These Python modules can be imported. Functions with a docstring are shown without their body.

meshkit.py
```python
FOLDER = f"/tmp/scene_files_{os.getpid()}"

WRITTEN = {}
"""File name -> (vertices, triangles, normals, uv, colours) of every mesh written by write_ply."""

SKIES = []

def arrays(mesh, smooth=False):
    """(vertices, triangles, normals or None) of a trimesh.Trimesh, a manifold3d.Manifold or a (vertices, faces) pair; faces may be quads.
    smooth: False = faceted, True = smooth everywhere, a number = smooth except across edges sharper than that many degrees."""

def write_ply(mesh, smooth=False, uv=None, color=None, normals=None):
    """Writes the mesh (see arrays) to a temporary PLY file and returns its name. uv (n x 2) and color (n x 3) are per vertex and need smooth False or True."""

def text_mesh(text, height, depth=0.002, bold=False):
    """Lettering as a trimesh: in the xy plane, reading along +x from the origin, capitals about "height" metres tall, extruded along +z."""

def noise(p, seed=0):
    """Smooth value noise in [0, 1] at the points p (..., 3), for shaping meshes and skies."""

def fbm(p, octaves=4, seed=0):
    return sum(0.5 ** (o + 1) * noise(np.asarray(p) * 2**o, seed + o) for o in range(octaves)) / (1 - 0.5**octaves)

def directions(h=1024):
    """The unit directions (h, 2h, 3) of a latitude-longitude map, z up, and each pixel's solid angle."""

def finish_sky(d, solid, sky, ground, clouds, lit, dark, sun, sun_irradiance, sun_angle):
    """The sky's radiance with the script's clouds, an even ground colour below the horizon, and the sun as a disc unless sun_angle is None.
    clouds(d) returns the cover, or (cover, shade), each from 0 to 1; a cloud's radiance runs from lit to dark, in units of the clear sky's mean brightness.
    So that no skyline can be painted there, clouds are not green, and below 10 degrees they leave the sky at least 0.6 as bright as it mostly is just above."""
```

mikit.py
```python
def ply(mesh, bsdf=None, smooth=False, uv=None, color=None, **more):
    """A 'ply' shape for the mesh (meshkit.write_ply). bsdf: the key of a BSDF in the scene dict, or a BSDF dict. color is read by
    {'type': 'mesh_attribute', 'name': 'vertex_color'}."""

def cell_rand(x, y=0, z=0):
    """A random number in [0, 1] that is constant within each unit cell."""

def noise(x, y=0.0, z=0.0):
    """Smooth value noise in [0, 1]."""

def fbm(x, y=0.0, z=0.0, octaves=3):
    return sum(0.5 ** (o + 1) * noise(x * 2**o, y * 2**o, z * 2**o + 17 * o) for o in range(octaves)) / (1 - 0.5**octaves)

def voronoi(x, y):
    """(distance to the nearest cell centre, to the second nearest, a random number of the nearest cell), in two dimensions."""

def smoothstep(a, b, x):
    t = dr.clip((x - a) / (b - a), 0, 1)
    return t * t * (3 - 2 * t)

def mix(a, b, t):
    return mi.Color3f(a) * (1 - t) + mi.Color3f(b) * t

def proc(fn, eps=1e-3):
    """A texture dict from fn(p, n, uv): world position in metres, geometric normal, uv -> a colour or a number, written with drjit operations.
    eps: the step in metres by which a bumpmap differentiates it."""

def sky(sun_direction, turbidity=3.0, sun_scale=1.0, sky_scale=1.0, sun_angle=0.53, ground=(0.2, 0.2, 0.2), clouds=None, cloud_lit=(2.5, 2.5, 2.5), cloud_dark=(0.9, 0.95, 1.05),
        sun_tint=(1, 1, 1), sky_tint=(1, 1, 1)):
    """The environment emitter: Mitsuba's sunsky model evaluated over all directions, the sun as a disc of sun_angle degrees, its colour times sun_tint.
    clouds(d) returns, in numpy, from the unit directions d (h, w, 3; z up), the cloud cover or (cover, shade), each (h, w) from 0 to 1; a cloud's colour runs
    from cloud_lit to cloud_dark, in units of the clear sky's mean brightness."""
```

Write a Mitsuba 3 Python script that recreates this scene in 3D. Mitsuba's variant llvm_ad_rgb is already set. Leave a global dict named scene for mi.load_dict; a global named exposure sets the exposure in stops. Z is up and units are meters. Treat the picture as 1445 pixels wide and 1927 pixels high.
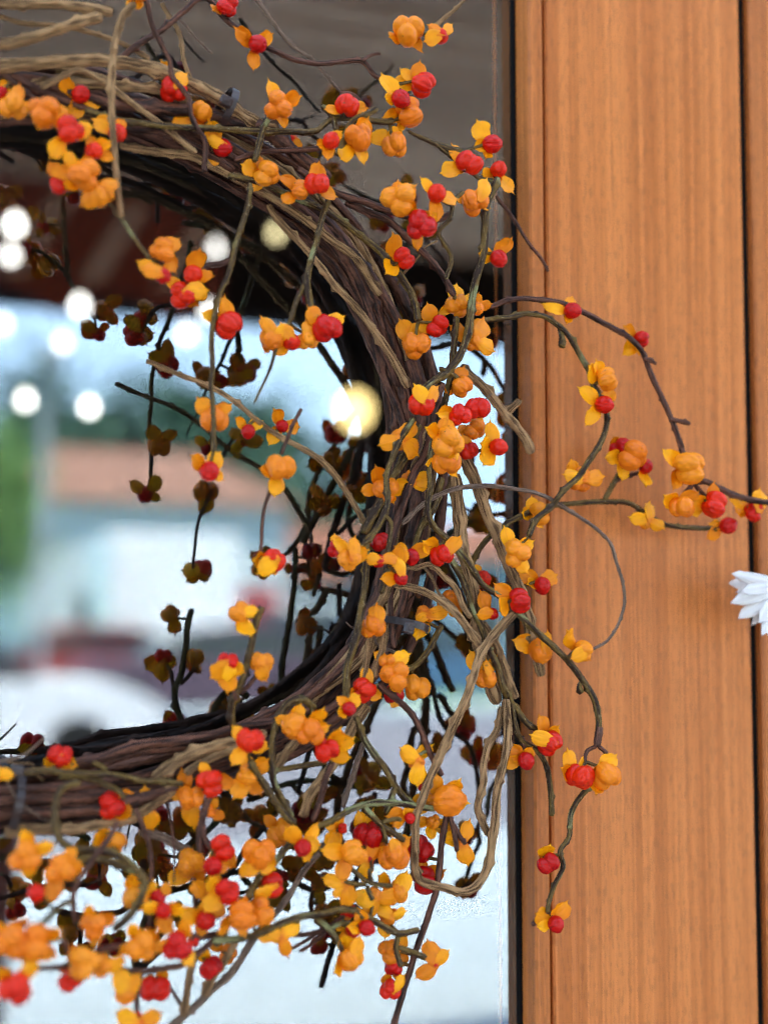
import math, random
import numpy as np
import trimesh
import drjit as dr
import mitsuba as mi
import mikit, meshkit
from mikit import noise, fbm, smoothstep, mix, proc, ply

T = mi.ScalarTransform4f
rng = np.random.default_rng(7)
scene, labels = {}, {}

# ------------------------------------------------------------------ camera, sky, exposure
F = 2695.0                                   # focal length in photograph pixels (the photograph is 1445 x 1927)
CAM = np.array([0.0, -0.75, 1.45])           # eye, 0.75 m in front of the glass (the glass is the plane y = 0, z up)
YAW, PITCH = math.radians(22.6), math.radians(4.5)
FWD = np.array([math.sin(YAW) * math.cos(PITCH), math.cos(YAW) * math.cos(PITCH), math.sin(PITCH)])
RIGHT = np.array([math.cos(YAW), -math.sin(YAW), 0.0])
UP = np.cross(RIGHT, FWD)


def P3(u, v, h):
    """Where the line of sight measured at photograph position (u, v) meets the upright plane h metres in front of the glass."""
    d = FWD * F + RIGHT * (u - 722.5) + UP * (963.5 - v)
    return CAM + d * ((-h - CAM[1]) / d[1])


def PX(p):
    """Metres per photograph pixel at p."""
    return float(np.dot(p - CAM, FWD)) / F


scene['camera'] = {'type': 'thinlens', 'fov': 2 * math.degrees(math.atan(722.5 / F)), 'fov_axis': 'x', 'aperture_radius': 0.0084,
                   'focus_distance': float(np.dot(P3(780, 900, 0.040) - CAM, FWD)), 'near_clip': 0.02, 'far_clip': 900.0,
                   'to_world': T().look_at(origin=CAM.tolist(), target=(CAM + FWD).tolist(), up=[0, 0, 1])}
SUN = (0.16, 0.30, 0.94)
scene['sky'] = mikit.sky(SUN, turbidity=4, ground=(0.3, 0.3, 0.29), cloud_lit=(2.0, 2.5, 3.0), cloud_dark=(1.2, 1.4, 1.6),
                         sky_tint=(0.92, 1.0, 1.08), clouds=lambda d: np.clip(0.62 - 0.30 * d[..., 2] + 0.9 * (meshkit.fbm(d * 3.0, 4, 3) - 0.42), 0.05, 0.9))
exposure = 3.68

# ------------------------------------------------------------------ materials


def mat(key, color, rough=0.5, spec=0.5, bump=None, bscale=0.001, two=True, eps=2e-4, **more):
    c = proc(color) if callable(color) else {'type': 'rgb', 'value': list(color)}
    b = {'type': 'principled', 'base_color': c, 'roughness': rough, 'specular': spec, **more}
    if bump is not None:
        b = {'type': 'bumpmap', 'arbitrary': proc(bump, eps), 'scale': bscale, 'bsdf': b}
    scene[key] = {'type': 'twosided', 'bsdf': b} if two else b


def tube_uv(uv):
    a = uv.x * (2 * math.pi)
    return dr.cos(a), dr.sin(a), uv.y


def bark_height(p, n, uv):
    c, s, v = tube_uv(uv)
    return noise(c * 5 + v * 25, s * 5, v * 70) * 0.6 + noise(c * 10, s * 10 + v * 40, v * 190) * 0.4


def bark_color(p, n, uv):
    c, s, v = tube_uv(uv)
    f = noise(c * 5 + v * 25, s * 5, v * 70) * 0.6 + noise(c * 10, s * 10 + v * 40, v * 190) * 0.4
    big = fbm(p.x * 30, p.y * 30, p.z * 30)
    col = mix((0.085, 0.045, 0.022), mix((0.46, 0.27, 0.125), (0.31, 0.175, 0.088), big), smoothstep(0.33, 0.60, f))
    return col * (0.72 + 0.56 * big)


def grey_color(p, n, uv):
    c, s, v = tube_uv(uv)
    f = noise(c * 4 + v * 30, s * 4, v * 90) * 0.6 + noise(c * 9, s * 9, v * 400) * 0.4
    return mix((0.055, 0.034, 0.025), (0.24, 0.16, 0.115), smoothstep(0.25, 0.7, f))


def brown_color(p, n, uv):
    c, s, v = tube_uv(uv)
    f = fbm(c * 2.5 + v * 20, s * 2.5, v * 60)
    k = noise(c * 8, s * 8, v * 700)
    return mix((0.018, 0.007, 0.005), (0.15, 0.060, 0.036), smoothstep(0.3, 0.72, f)) * (0.62 + 0.76 * k)


def olive_color(p, n, uv):
    c, s, v = tube_uv(uv)
    f = fbm(c * 1.6 + v * 30, s * 1.6, v * 55)
    g = noise(p.x * 70 + 3, p.y * 70, p.z * 70)
    k = noise(c * 7, s * 7, v * 600)
    col = mix((0.028, 0.013, 0.006), (0.135, 0.078, 0.017), smoothstep(0.36, 0.64, f))
    col = mix(col, (0.21, 0.21, 0.09), smoothstep(0.66, 0.82, g) * smoothstep(0.4, 0.6, f))
    col = mix(col, (0.26, 0.19, 0.09), 0.7 * smoothstep(0.74, 0.86, noise(c * 5 + 7, s * 5, v * 420)))
    return mi.Color3f(col) * (0.6 + 0.8 * k)


def stem_height(p, n, uv):
    c, s, v = tube_uv(uv)
    return noise(c * 3, s * 3, v * 260) * 0.6 + noise(c * 7, s * 7, v * 700) * 0.4


mat('bark', bark_color, 0.85, 0.08, bark_height, 0.0024)
mat('grey_bark', grey_color, 0.85, 0.08, bark_height, 0.0014)
mat('brown_vine', brown_color, 0.42, 0.2, stem_height, 0.0013)
mat('olive_stem', olive_color, 0.4, 0.2, stem_height, 0.0009)


def skin(base, dark, warm, sc=130.0, specks=True):
    def fn(p, n, uv):
        f = fbm(p.x * sc, p.y * sc, p.z * sc)
        q = fbm(p.x * 40 + 5, p.y * 40, p.z * 40)
        col = mix(base, warm, smoothstep(0.35, 0.7, q))
        col = mix(col, dark, 0.55 * smoothstep(0.6, 0.8, f))
        if specks:
            s = noise(p.x * 620, p.y * 620, p.z * 620)
            col = mix(col, (0.16, 0.06, 0.02), 0.8 * smoothstep(0.9, 0.95, s) * smoothstep(0.45, 0.65, f))
        return col
    return fn


def skin_bump(p, n, uv):
    return fbm(p.x * 420, p.y * 420, p.z * 420)


def petal_color(p, n, uv):
    # uv: x across, y along the husk
    f = fbm(p.x * 90, p.y * 90, p.z * 90)
    q = noise(p.x * 22 + 9, p.y * 22, p.z * 22)
    col = mix((0.76, 0.25, 0.002), (0.92, 0.40, 0.003), smoothstep(0.25, 0.75, q * 0.5 + f * 0.5))
    vein = noise(uv.x * 14, uv.y * 3 + q * 9, q * 5)
    col = mix(col, (0.66, 0.22, 0.01), 0.35 * smoothstep(0.55, 0.8, vein))
    col = mix((0.70, 0.19, 0.004), col, smoothstep(0.05, 0.45, uv.y))
    s = noise(p.x * 500, p.y * 500, p.z * 500)
    return mix(col, (0.2, 0.09, 0.02), 0.7 * smoothstep(0.9, 0.95, s) * smoothstep(0.5, 0.66, f))


def petal_color_b(p, n, uv):
    c = petal_color(p, n, uv)
    return mi.Color3f(c) * mi.Color3f(0.86, 0.68, 0.7)


def petal_bump(p, n, uv):
    q = noise(p.x * 22 + 9, p.y * 22, p.z * 22)
    return noise(uv.x * 9, uv.y * 2 + q * 9, q * 5) * 0.6 + fbm(p.x * 260, p.y * 260, p.z * 260) * 0.5


mat('red_skin', skin((0.54, 0.009, 0.002), (0.28, 0.003, 0.001), (0.64, 0.020, 0.002)), 0.26, 0.22, skin_bump, 0.0004)
mat('crimson_skin', skin((0.42, 0.004, 0.003), (0.20, 0.001, 0.002), (0.50, 0.007, 0.003)), 0.26, 0.22, skin_bump, 0.0005)
mat('orange_skin', skin((0.68, 0.150, 0.005), (0.46, 0.08, 0.003), (0.74, 0.20, 0.008)), 0.30, 0.22, skin_bump, 0.0004)
mat('amber_skin', skin((0.72, 0.20, 0.006), (0.52, 0.11, 0.003), (0.78, 0.25, 0.011)), 0.30, 0.22, skin_bump, 0.0004)
for k, c in (('husk_yellow', petal_color), ('husk_amber', petal_color_b)):
    mat(k, c, 0.42, 0.22, petal_bump, 0.0009)


def wood_fields(x, z, w):
    wav = (fbm(x * 5, z * 1.1, w) - 0.5) * 0.012 + (noise(x * 16, z * 2.2, w + 3) - 0.5) * 0.004
    xx = x + wav
    band = fbm(xx * 110, z * 0.9, w + 7)
    fine = noise(xx * 620, z * 4.0, w + 1) * 0.6 + noise(xx * 1300, z * 9.0, w + 4) * 0.4
    pore = noise(xx * 2100, z * 190, w + 2)
    ray = noise(xx * 420, z * 70, w + 5)
    return band, fine, pore, ray


def wood(w, lift=1.0):
    def fn(p, n, uv):
        band, fine, pore, ray = wood_fields(p.x + p.y, p.z, w)
        t = smoothstep(0.2, 0.8, band * 0.42 + fine * 0.58)
        col = mix((0.42, 0.118, 0.023), (0.62, 0.203, 0.050), t)
        col = mi.Color3f(col) * (0.97 + 0.06 * ray)
        return mix(col, (0.17, 0.055, 0.018), 0.32 * smoothstep(0.5, 0.85, pore)) * lift
    return fn


def wood_bump(p, n, uv):
    band, fine, pore, ray = wood_fields(p.x + p.y, p.z, 0.0)
    return fine * 0.5 - smoothstep(0.62, 0.8, pore) * 0.3


mat('wood_board', wood(0.0), 0.42, 0.25, wood_bump, 0.00012)
mat('wood_bead', wood(4.0, 0.9), 0.42, 0.25, wood_bump, 0.00012)
mat('wood_board_dark', wood(9.0, 0.85), 0.42, 0.25, wood_bump, 0.00012)
mat('black_rubber', (0.006, 0.005, 0.005), 0.8, 0.08)
mat('brown_plastic', (0.035, 0.022, 0.02), 0.32, 0.5)
mat('daisy_white', lambda p, n, uv: mix((0.70, 0.69, 0.67), (0.58, 0.55, 0.56), 0.6 * smoothstep(0.45, 0.75, noise(uv.x * 7, uv.y * 1.5, 2.0))), 0.6, 0.3)
mat('daisy_eye', (0.75, 0.45, 0.03), 0.8, 0.2)
mat('leaf_green', (0.06, 0.11, 0.03), 0.6, 0.3)
scene['shop_glass'] = {'type': 'thindielectric', 'int_ior': 2.6, 'ext_ior': 1.0, 'specular_reflectance': {'type': 'rgb', 'value': [0.82, 0.94, 1.0]}}   # blue-tinted coated glass
mat('dark_room', (0.018, 0.015, 0.015), 0.9, 0.1)
mat('dark_floor', (0.03, 0.022, 0.018), 0.6, 0.3)
mat('soffit_wood', lambda p, n, uv: mix((0.58, 0.39, 0.27), (0.82, 0.60, 0.45), fbm(p.x * 2, p.y * 60, 1.0)) * (0.62 + 0.55 * mikit.cell_rand((p.y + 1.36) / 0.116, 0, 0)), 0.7, 0.3)
mat('maroon_cloth', (0.26, 0.07, 0.05), 0.9, 0.1)
mat('cream_cloth', (0.62, 0.48, 0.42), 0.9, 0.1)
mat('pale_concrete', (0.29, 0.335, 0.375), 0.95, 0.05)
mat('porch_concrete', (0.33, 0.32, 0.31), 0.9, 0.1)
mat('asphalt', (0.135, 0.135, 0.16), 0.95, 0.05)
mat('lawn', lambda p, n, uv: mix((0.10, 0.19, 0.07), (0.19, 0.27, 0.11), fbm(p.x * 2, p.y * 2, 0.0)), 0.9, 0.1)
mat('car_white', (0.85, 0.87, 0.9), 0.25, 0.5, clearcoat=0.8)
mat('car_red', (0.40, 0.05, 0.05), 0.25, 0.5, clearcoat=0.8)
mat('car_plum', (0.09, 0.05, 0.075), 0.25, 0.5, clearcoat=0.8)
mat('car_blue', (0.06, 0.14, 0.26), 0.25, 0.5, clearcoat=0.8)
mat('dark_glass', (0.05, 0.06, 0.07), 0.08, 0.8)
mat('tyre', (0.02, 0.02, 0.02), 0.8, 0.2)
mat('brick_wall', lambda p, n, uv: mix((0.19, 0.10, 0.075), (0.27, 0.155, 0.12), fbm(p.x * 3, p.y * 3, p.z * 12)), 0.9, 0.1)
mat('pale_wall', (0.52, 0.57, 0.63), 0.9, 0.1)
mat('blue_wall', (0.25, 0.34, 0.44), 0.9, 0.1)
mat('roof_brown', (0.22, 0.10, 0.07), 0.9, 0.1)
mat('far_leaf', lambda p, n, uv: mix((0.06, 0.125, 0.10), (0.11, 0.19, 0.14), fbm(p.x, p.y, p.z)), 0.8, 0.1)
mat('near_leaf', lambda p, n, uv: mix((0.13, 0.24, 0.08), (0.21, 0.35, 0.13), fbm(p.x * 2, p.y * 2, p.z * 2)), 0.8, 0.1)
mat('trunk_bark', (0.09, 0.065, 0.045), 0.9, 0.1)
mat('grey_metal', (0.40, 0.42, 0.44), 0.5, 0.5)
mat('terracotta', (0.16, 0.045, 0.028), 0.7, 0.2)

# ------------------------------------------------------------------ helpers
counts = {}


def key_for(name, parent=None):
    k = (parent + '__' if parent else '') + name
    n = counts.get(k, -1) + 1
    counts[k] = n
    return k if n == 0 else f'{k}_{n:03d}'


def obj(name, shape, parent=None, **props):
    k = key_for(name, parent)
    scene[k] = shape
    if props:
        labels[k] = props
    return k


def thing(name, label, category, group=None):
    k = key_for(name)
    labels[k] = {'label': label, 'category': category}
    if group:
        labels[k]['group'] = group
    return k


def box(x0, x1, y0, y1, z0, z1, bevel=0.0):
    """A box, its edges chamfered when bevel > 0."""
    c, e = np.array([x0 + x1, y0 + y1, z0 + z1]) / 2, np.array([x1 - x0, y1 - y0, z1 - z0]) / 2
    if not bevel:
        m = trimesh.creation.box(extents=2 * e)
    else:
        pts = []
        for s in np.array(np.meshgrid([-1, 1], [-1, 1], [-1, 1])).reshape(3, -1).T:
            for k in range(3):
                q = s * (e - bevel)
                q[k] = s[k] * e[k]
                pts.append(q)
        m = trimesh.convex.convex_hull(np.array(pts))
    m.apply_translation(c)
    return m


def lathe(profile, n=24):
    p = np.array(profile, float)
    a = np.linspace(0, 2 * math.pi, n, endpoint=False)
    v = np.stack([p[:, None, 0] * np.cos(a), p[:, None, 0] * np.sin(a), np.repeat(p[:, 1:2], n, 1)], -1).reshape(-1, 3)
    i, j = np.meshgrid(np.arange(len(p) - 1), np.arange(n), indexing='ij')
    q = np.stack([i * n + j, i * n + (j + 1) % n, (i + 1) * n + (j + 1) % n, (i + 1) * n + j], -1).reshape(-1, 4)
    return trimesh.Trimesh(v, np.vstack([q[:, [0, 1, 2]], q[:, [0, 2, 3]]]), process=False)


def smooth_path(p, step):
    """Centripetal Catmull-Rom through the points (n, k), then even spacing by the first three columns."""
    p = np.asarray(p, float)
    if len(p) == 2:
        p = np.vstack([p[0], p.mean(0), p[1]])
    q = np.vstack([2 * p[0] - p[1], p, 2 * p[-1] - p[-2]])
    out = []
    for i in range(1, len(q) - 2):
        a, b, c, d = q[i - 1:i + 3]
        t = [0.0]
        for u, w in ((a, b), (b, c), (c, d)):
            t.append(t[-1] + max(np.linalg.norm((w - u)[:3]), 1e-6) ** 0.5)
        s = np.linspace(t[1], t[2], 14, endpoint=False)[:, None]
        A1 = (t[1] - s) / (t[1] - t[0]) * a + (s - t[0]) / (t[1] - t[0]) * b
        A2 = (t[2] - s) / (t[2] - t[1]) * b + (s - t[1]) / (t[2] - t[1]) * c
        A3 = (t[3] - s) / (t[3] - t[2]) * c + (s - t[2]) / (t[3] - t[2]) * d
        B1 = (t[2] - s) / (t[2] - t[0]) * A1 + (s - t[0]) / (t[2] - t[0]) * A2
        B2 = (t[3] - s) / (t[3] - t[1]) * A2 + (s - t[1]) / (t[3] - t[1]) * A3
        out.append((t[2] - s) / (t[2] - t[1]) * B1 + (s - t[1]) / (t[2] - t[1]) * B2)
    out = np.vstack(out + [p[-1:]])
    L = np.concatenate([[0], np.cumsum(np.linalg.norm(np.diff(out[:, :3], axis=0), axis=1))])
    n = max(4, int(L[-1] / step) + 1)
    s = np.linspace(0, L[-1], n)
    return np.stack([np.interp(s, L, out[:, k]) for k in range(out.shape[1])], 1), s


def tube(path, rad, s, sides=12, rough=0.08, knobs=0.0, seed=0, caps=True, ridge=0.0):
    """A gnarled stem: (mesh, uv) along the path, its radius varied by noise, with side knobs (buds, leaf scars) every knobs metres."""
    r = np.random.default_rng(seed)
    n = len(path)
    t = np.gradient(path, axis=0)
    t /= np.linalg.norm(t, axis=1, keepdims=True) + 1e-12
    # parallel transport
    a = np.cross(t[0], [0, 1, 0.01])
    a /= np.linalg.norm(a)
    A = np.empty_like(t)
    for i in range(n):
        a = a - t[i] * np.dot(a, t[i])
        a /= np.linalg.norm(a) + 1e-12
        A[i] = a
    B = np.cross(t, A)
    th = np.linspace(0, 2 * math.pi, sides + 1)
    c, sn = np.cos(th), np.sin(th)
    rr = np.repeat(np.broadcast_to(rad, (n,))[:, None], sides + 1, 1).copy()
    q = np.stack([np.broadcast_to(c * 1.3, rr.shape), np.broadcast_to(sn * 1.3, rr.shape), np.broadcast_to(s[:, None] / 0.006, rr.shape)], -1)
    rr *= 1 + rough * 2 * (meshkit.noise(q + seed * 3.1, seed) - 0.5)
    if ridge:
        q2 = np.stack([np.broadcast_to(c * 3.2, rr.shape), np.broadcast_to(sn * 3.2, rr.shape), np.broadcast_to(s[:, None] / 0.03, rr.shape)], -1)
        rr *= 1 + ridge * 2 * (meshkit.noise(q2 + seed * 1.7, seed + 5) - 0.5)
    if knobs:
        at = r.uniform(0.2, 0.8) * knobs
        while at < s[-1]:
            th0 = r.uniform(0, 2 * math.pi)
            d = np.angle(np.exp(1j * (th[None] - th0)))
            r0 = float(np.interp(at, s, np.broadcast_to(rad, (n,))))
            w = r0 * r.uniform(0.55, 0.9)
            rr += r0 * r.uniform(0.4, 0.95) * np.exp(-((s[:, None] - at) / w) ** 2) * np.exp(-(d / 0.6) ** 2)
            rr += r0 * 0.13 * np.exp(-((s[:, None] - at) / (0.7 * w)) ** 2)
            at += knobs * r.uniform(0.6, 1.5)
    if caps:
        rr[0] *= 0.8
        rr[-1] *= 0.72
    v = path[:, None] + rr[..., None] * (c[None, :, None] * A[:, None] + sn[None, :, None] * B[:, None])
    uv = np.stack([np.broadcast_to(th / (2 * math.pi), rr.shape), np.broadcast_to(s[:, None], rr.shape)], -1)
    v, uv = v.reshape(-1, 3), uv.reshape(-1, 2)
    m = sides + 1
    i, j = np.meshgrid(np.arange(n - 1), np.arange(sides), indexing='ij')
    f = np.stack([i * m + j, i * m + j + 1, (i + 1) * m + j + 1, (i + 1) * m + j], -1).reshape(-1, 4)
    f = np.vstack([f[:, [0, 1, 2]], f[:, [0, 2, 3]]])
    k = len(v)
    v = np.vstack([v, path[0], path[-1]])
    uv = np.vstack([uv, [[0, 0]], [[0, s[-1]]]])
    j = np.arange(sides)
    f = np.vstack([f, np.stack([j * 0 + k, j + 1, j], 1), np.stack([j * 0 + k + 1, (n - 1) * m + j, (n - 1) * m + j + 1], 1)])
    return trimesh.Trimesh(v, f, process=False), uv


# ------------------------------------------------------------------ the building: glass, frame, boards, room
def xw(u, h):
    return float(P3(u, 963, h)[0])


HB, HF = 0.018, 0.0155                                    # how far the bead and the boards stand in front of the glass
x_glass = xw(972, 0.001)
x_b0 = xw(1002, HB)
x_b1 = xw(1029, HB)
x_m0 = xw(1034, HF)
x_m1 = xw(1409, HF)
x_n0 = xw(1428, HF)
Z0, Z1 = 0.12, 2.3
fr = thing('window_frame', 'varnished reddish brown wooden frame boards with upright grain, right of the dark shop window', 'window frame')
obj('glazing_bead', ply(box(x_b0, x_b1, -HB, 0.03, Z0, Z1, 0.0012), 'wood_bead'), fr)
obj('board', ply(box(x_m0, x_m1, -HF, 0.03, Z0, Z1, 0.0012), 'wood_board'), fr, label='broad orange brown board with fine upright grain')
obj('board', ply(box(x_n0, x_n0 + 0.30, -HF, 0.03, Z0, Z1, 0.0012), 'wood_board_dark'), fr, label='narrow strip of board beyond the dark joint at the right edge')
obj('joint_backing', ply(trimesh.util.concatenate([box(x_b1 - 0.002, x_m0 + 0.002, -0.004, 0.028, Z0, Z1), box(x_m1 - 0.002, x_m1 + 0.0001, 0.0, 0.028, Z0, Z1), box(x_m1 + 0.0002, x_n0 - 0.0002, -HF + 0.006, 0.028, Z0, Z1)]), 'black_rubber'), fr)
obj('gasket', ply(box(x_b0 - 0.0028, x_b0 - 0.0002, -0.002, 0.02, Z0, Z1, 0.0006), 'black_rubber'), fr)
g = trimesh.Trimesh([[-1.3, 0, Z0], [x_b0, 0, Z0], [x_b0, 0, Z1], [-1.3, 0, Z1]], [[0, 1, 2], [0, 2, 3]], process=False)
obj('glass_pane', ply(g, 'shop_glass'), fr)
# walls round the window
W = trimesh.util.concatenate([box(-9, -1.3, -0.02, 0.2, -0.02, 6.0), box(x_n0 + 0.302, 9, -0.02, 0.2, -0.02, 6.0), box(-1.3, x_n0 + 0.302, -0.018, 0.2, Z1, 6.0),
                              box(-1.3, x_n0 + 0.302, -0.018, 0.2, -0.02, Z0)])
obj('wall', ply(W, 'wood_board_dark'), kind='structure')
R = trimesh.util.concatenate([box(-4, 5, 6, 6.1, 0, 2.6), box(-4.1, -4, 0.2, 6.1, 0, 2.6), box(5, 5.1, 0.2, 6.1, 0, 2.6)])
obj('room_wall', ply(R, 'dark_room'), kind='structure')
obj('room_floor', ply(box(-4, 5, 0.2, 6, -0.05, 0.0), 'dark_floor'), kind='structure')
obj('room_ceiling', ply(box(-9, 9, 0.2, 6.1, 2.6, 6.0), 'dark_room'), kind='structure')

# ------------------------------------------------------------------ the wreath
wr = thing('wreath', 'twisted vine wreath with red and orange berries in open yellow husks before dark glass', 'wreath')
HS = 0.007
STEMS = []                                               # (points in photograph position + h, key) for hanging berries from
MATS = {'b': 'bark', 'g': 'grey_bark', 'd': 'brown_vine', 'o': 'olive_stem'}
NAMES = {'b': 'dry_vine', 'g': 'grey_twig', 'd': 'brown_vine', 'o': 'olive_stem'}
seed_at = [100]


def stem(kind, r0, r1, h0, h1, pts, knobs=None, name=None):
    """kind; half-width in photograph pixels at both ends; millimetres in front of the glass at both ends; traced points 'x,y[,h] x,y ...'"""
    raw = [list(map(float, q.split(','))) for q in pts.split()]
    xy = np.array([q[:2] for q in raw])
    L = np.concatenate([[0], np.cumsum(np.linalg.norm(np.diff(xy, axis=0), axis=1))])
    known = [(0.0, h0)] + [(L[i], q[2]) for i, q in enumerate(raw) if len(q) > 2] + [(L[-1] + 1e-6, h1)]
    h = np.interp(L, *zip(*sorted(known))) / 1000 - HS
    p = np.array([P3(x, y, hh) for (x, y), hh in zip(xy, h)])
    seed_at[0] += 1
    sd = seed_at[0]
    step = max(0.0009, 0.00019 * min(r0, r1))
    path, s = smooth_path(p, step)
    rr = np.random.default_rng(sd)
    wob = np.stack([meshkit.noise(np.stack([s / 0.022 + 9.7 * k, s * 0 + sd, s * 0], -1), sd + k) - 0.5 for k in range(3)], 1)
    path = path + wob * 0.0026 * np.sin(np.pi * np.clip(s / s[-1], 0, 1))[:, None] ** 0.5
    px = np.array([PX(q) for q in path])
    rad = np.interp(s / s[-1], [0, 1], [r0, r1]) * px * (0.94 if kind == 'b' else 0.88)
    if knobs is None:
        knobs = {'b': 0.011, 'g': 0.011, 'd': 0.02, 'o': 0.013}[kind]
    m, uv = tube(path, rad, s, 14 if kind == 'b' else 12, {'b': 0.18, 'g': 0.17, 'd': 0.13, 'o': 0.13}[kind], knobs, sd, ridge={'b': 0.13, 'g': 0.1, 'd': 0.06, 'o': 0.05}[kind])
    k = obj(name or NAMES[kind], ply(m, MATS[kind], True, uv), wr)
    STEMS.append(path)
    return k


# -- the ring itself: long strands wound round a circle, its course measured along the photograph's arc, closed beyond the left edge
ring = [(-300, 330), (-140, 215), (0, 180), (110, 182), (220, 205), (330, 245), (440, 300), (545, 368), (635, 450), (702, 545), (748, 640), (776, 740), (786, 840), (782, 930), (768, 1030),
        (742, 1140), (690, 1240), (600, 1325), (480, 1396), (350, 1445), (200, 1485), (60, 1506), (-80, 1500), (-240, 1440), (-400, 1320), (-500, 1160), (-545, 980), (-540, 800), (-490, 610), (-410, 450)]
ringp = np.array([P3(x, y, 0.0195) for x, y in ring + ring[:1]])
rc, rs = smooth_path(ringp, 0.002)
tt = np.gradient(rc, axis=0)
tt /= np.linalg.norm(tt, axis=1, keepdims=True)
nn = np.cross(tt, [0, -1.0, 0])
nn /= np.linalg.norm(nn, axis=1, keepdims=True)
total = rs[-1]
for k in range(30):
    kind = ['d', 'd', 'b', 'd', 'd', 'd', 'b', 'd', 'd'][k % 9]
    length = total * rng.uniform(0.25, 0.55)
    start = rng.uniform(0, total)
    n = int(length / 0.0022)
    s = np.linspace(0, length, n)
    at = (start + s) % total
    c = np.stack([np.interp(at, rs, rc[:, j]) for j in range(3)], 1)
    nv = np.stack([np.interp(at, rs, nn[:, j]) for j in range(3)], 1)
    a0, tw = rng.uniform(0, 2 * math.pi), rng.choice([-1, 1]) * rng.uniform(3, 9)
    rho = 0.0146 * math.sqrt(rng.uniform(0.15, 1)) * (1 + 0.25 * (meshkit.noise(np.stack([s / 0.07, s * 0 + k, s * 0], -1), k) - 0.5))
    ang = a0 + tw * s + 1.2 * (meshkit.noise(np.stack([s / 0.12 + 5, s * 0 + k, s * 0], -1), k + 40) - 0.5)
    p = c + nv * (np.cos(ang) * rho)[:, None] * 1.12 + np.array([0, -1, 0]) * (np.sin(ang) * rho)[:, None] * 0.95
    r0 = {'d': rng.uniform(0.0022, 0.0036), 'b': rng.uniform(0.002, 0.0032), 'g': 0.0018, 'o': 0.002}[kind]
    m, uv = tube(p, r0 * np.interp(s / length, [0, 0.1, 0.9, 1], [0.8, 1, 1, 0.7]), s, 12, 0.12, 0.035, 500 + k, ridge=0.12)
    obj(NAMES[kind], ply(m, MATS[kind], True, uv), wr)

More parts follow.
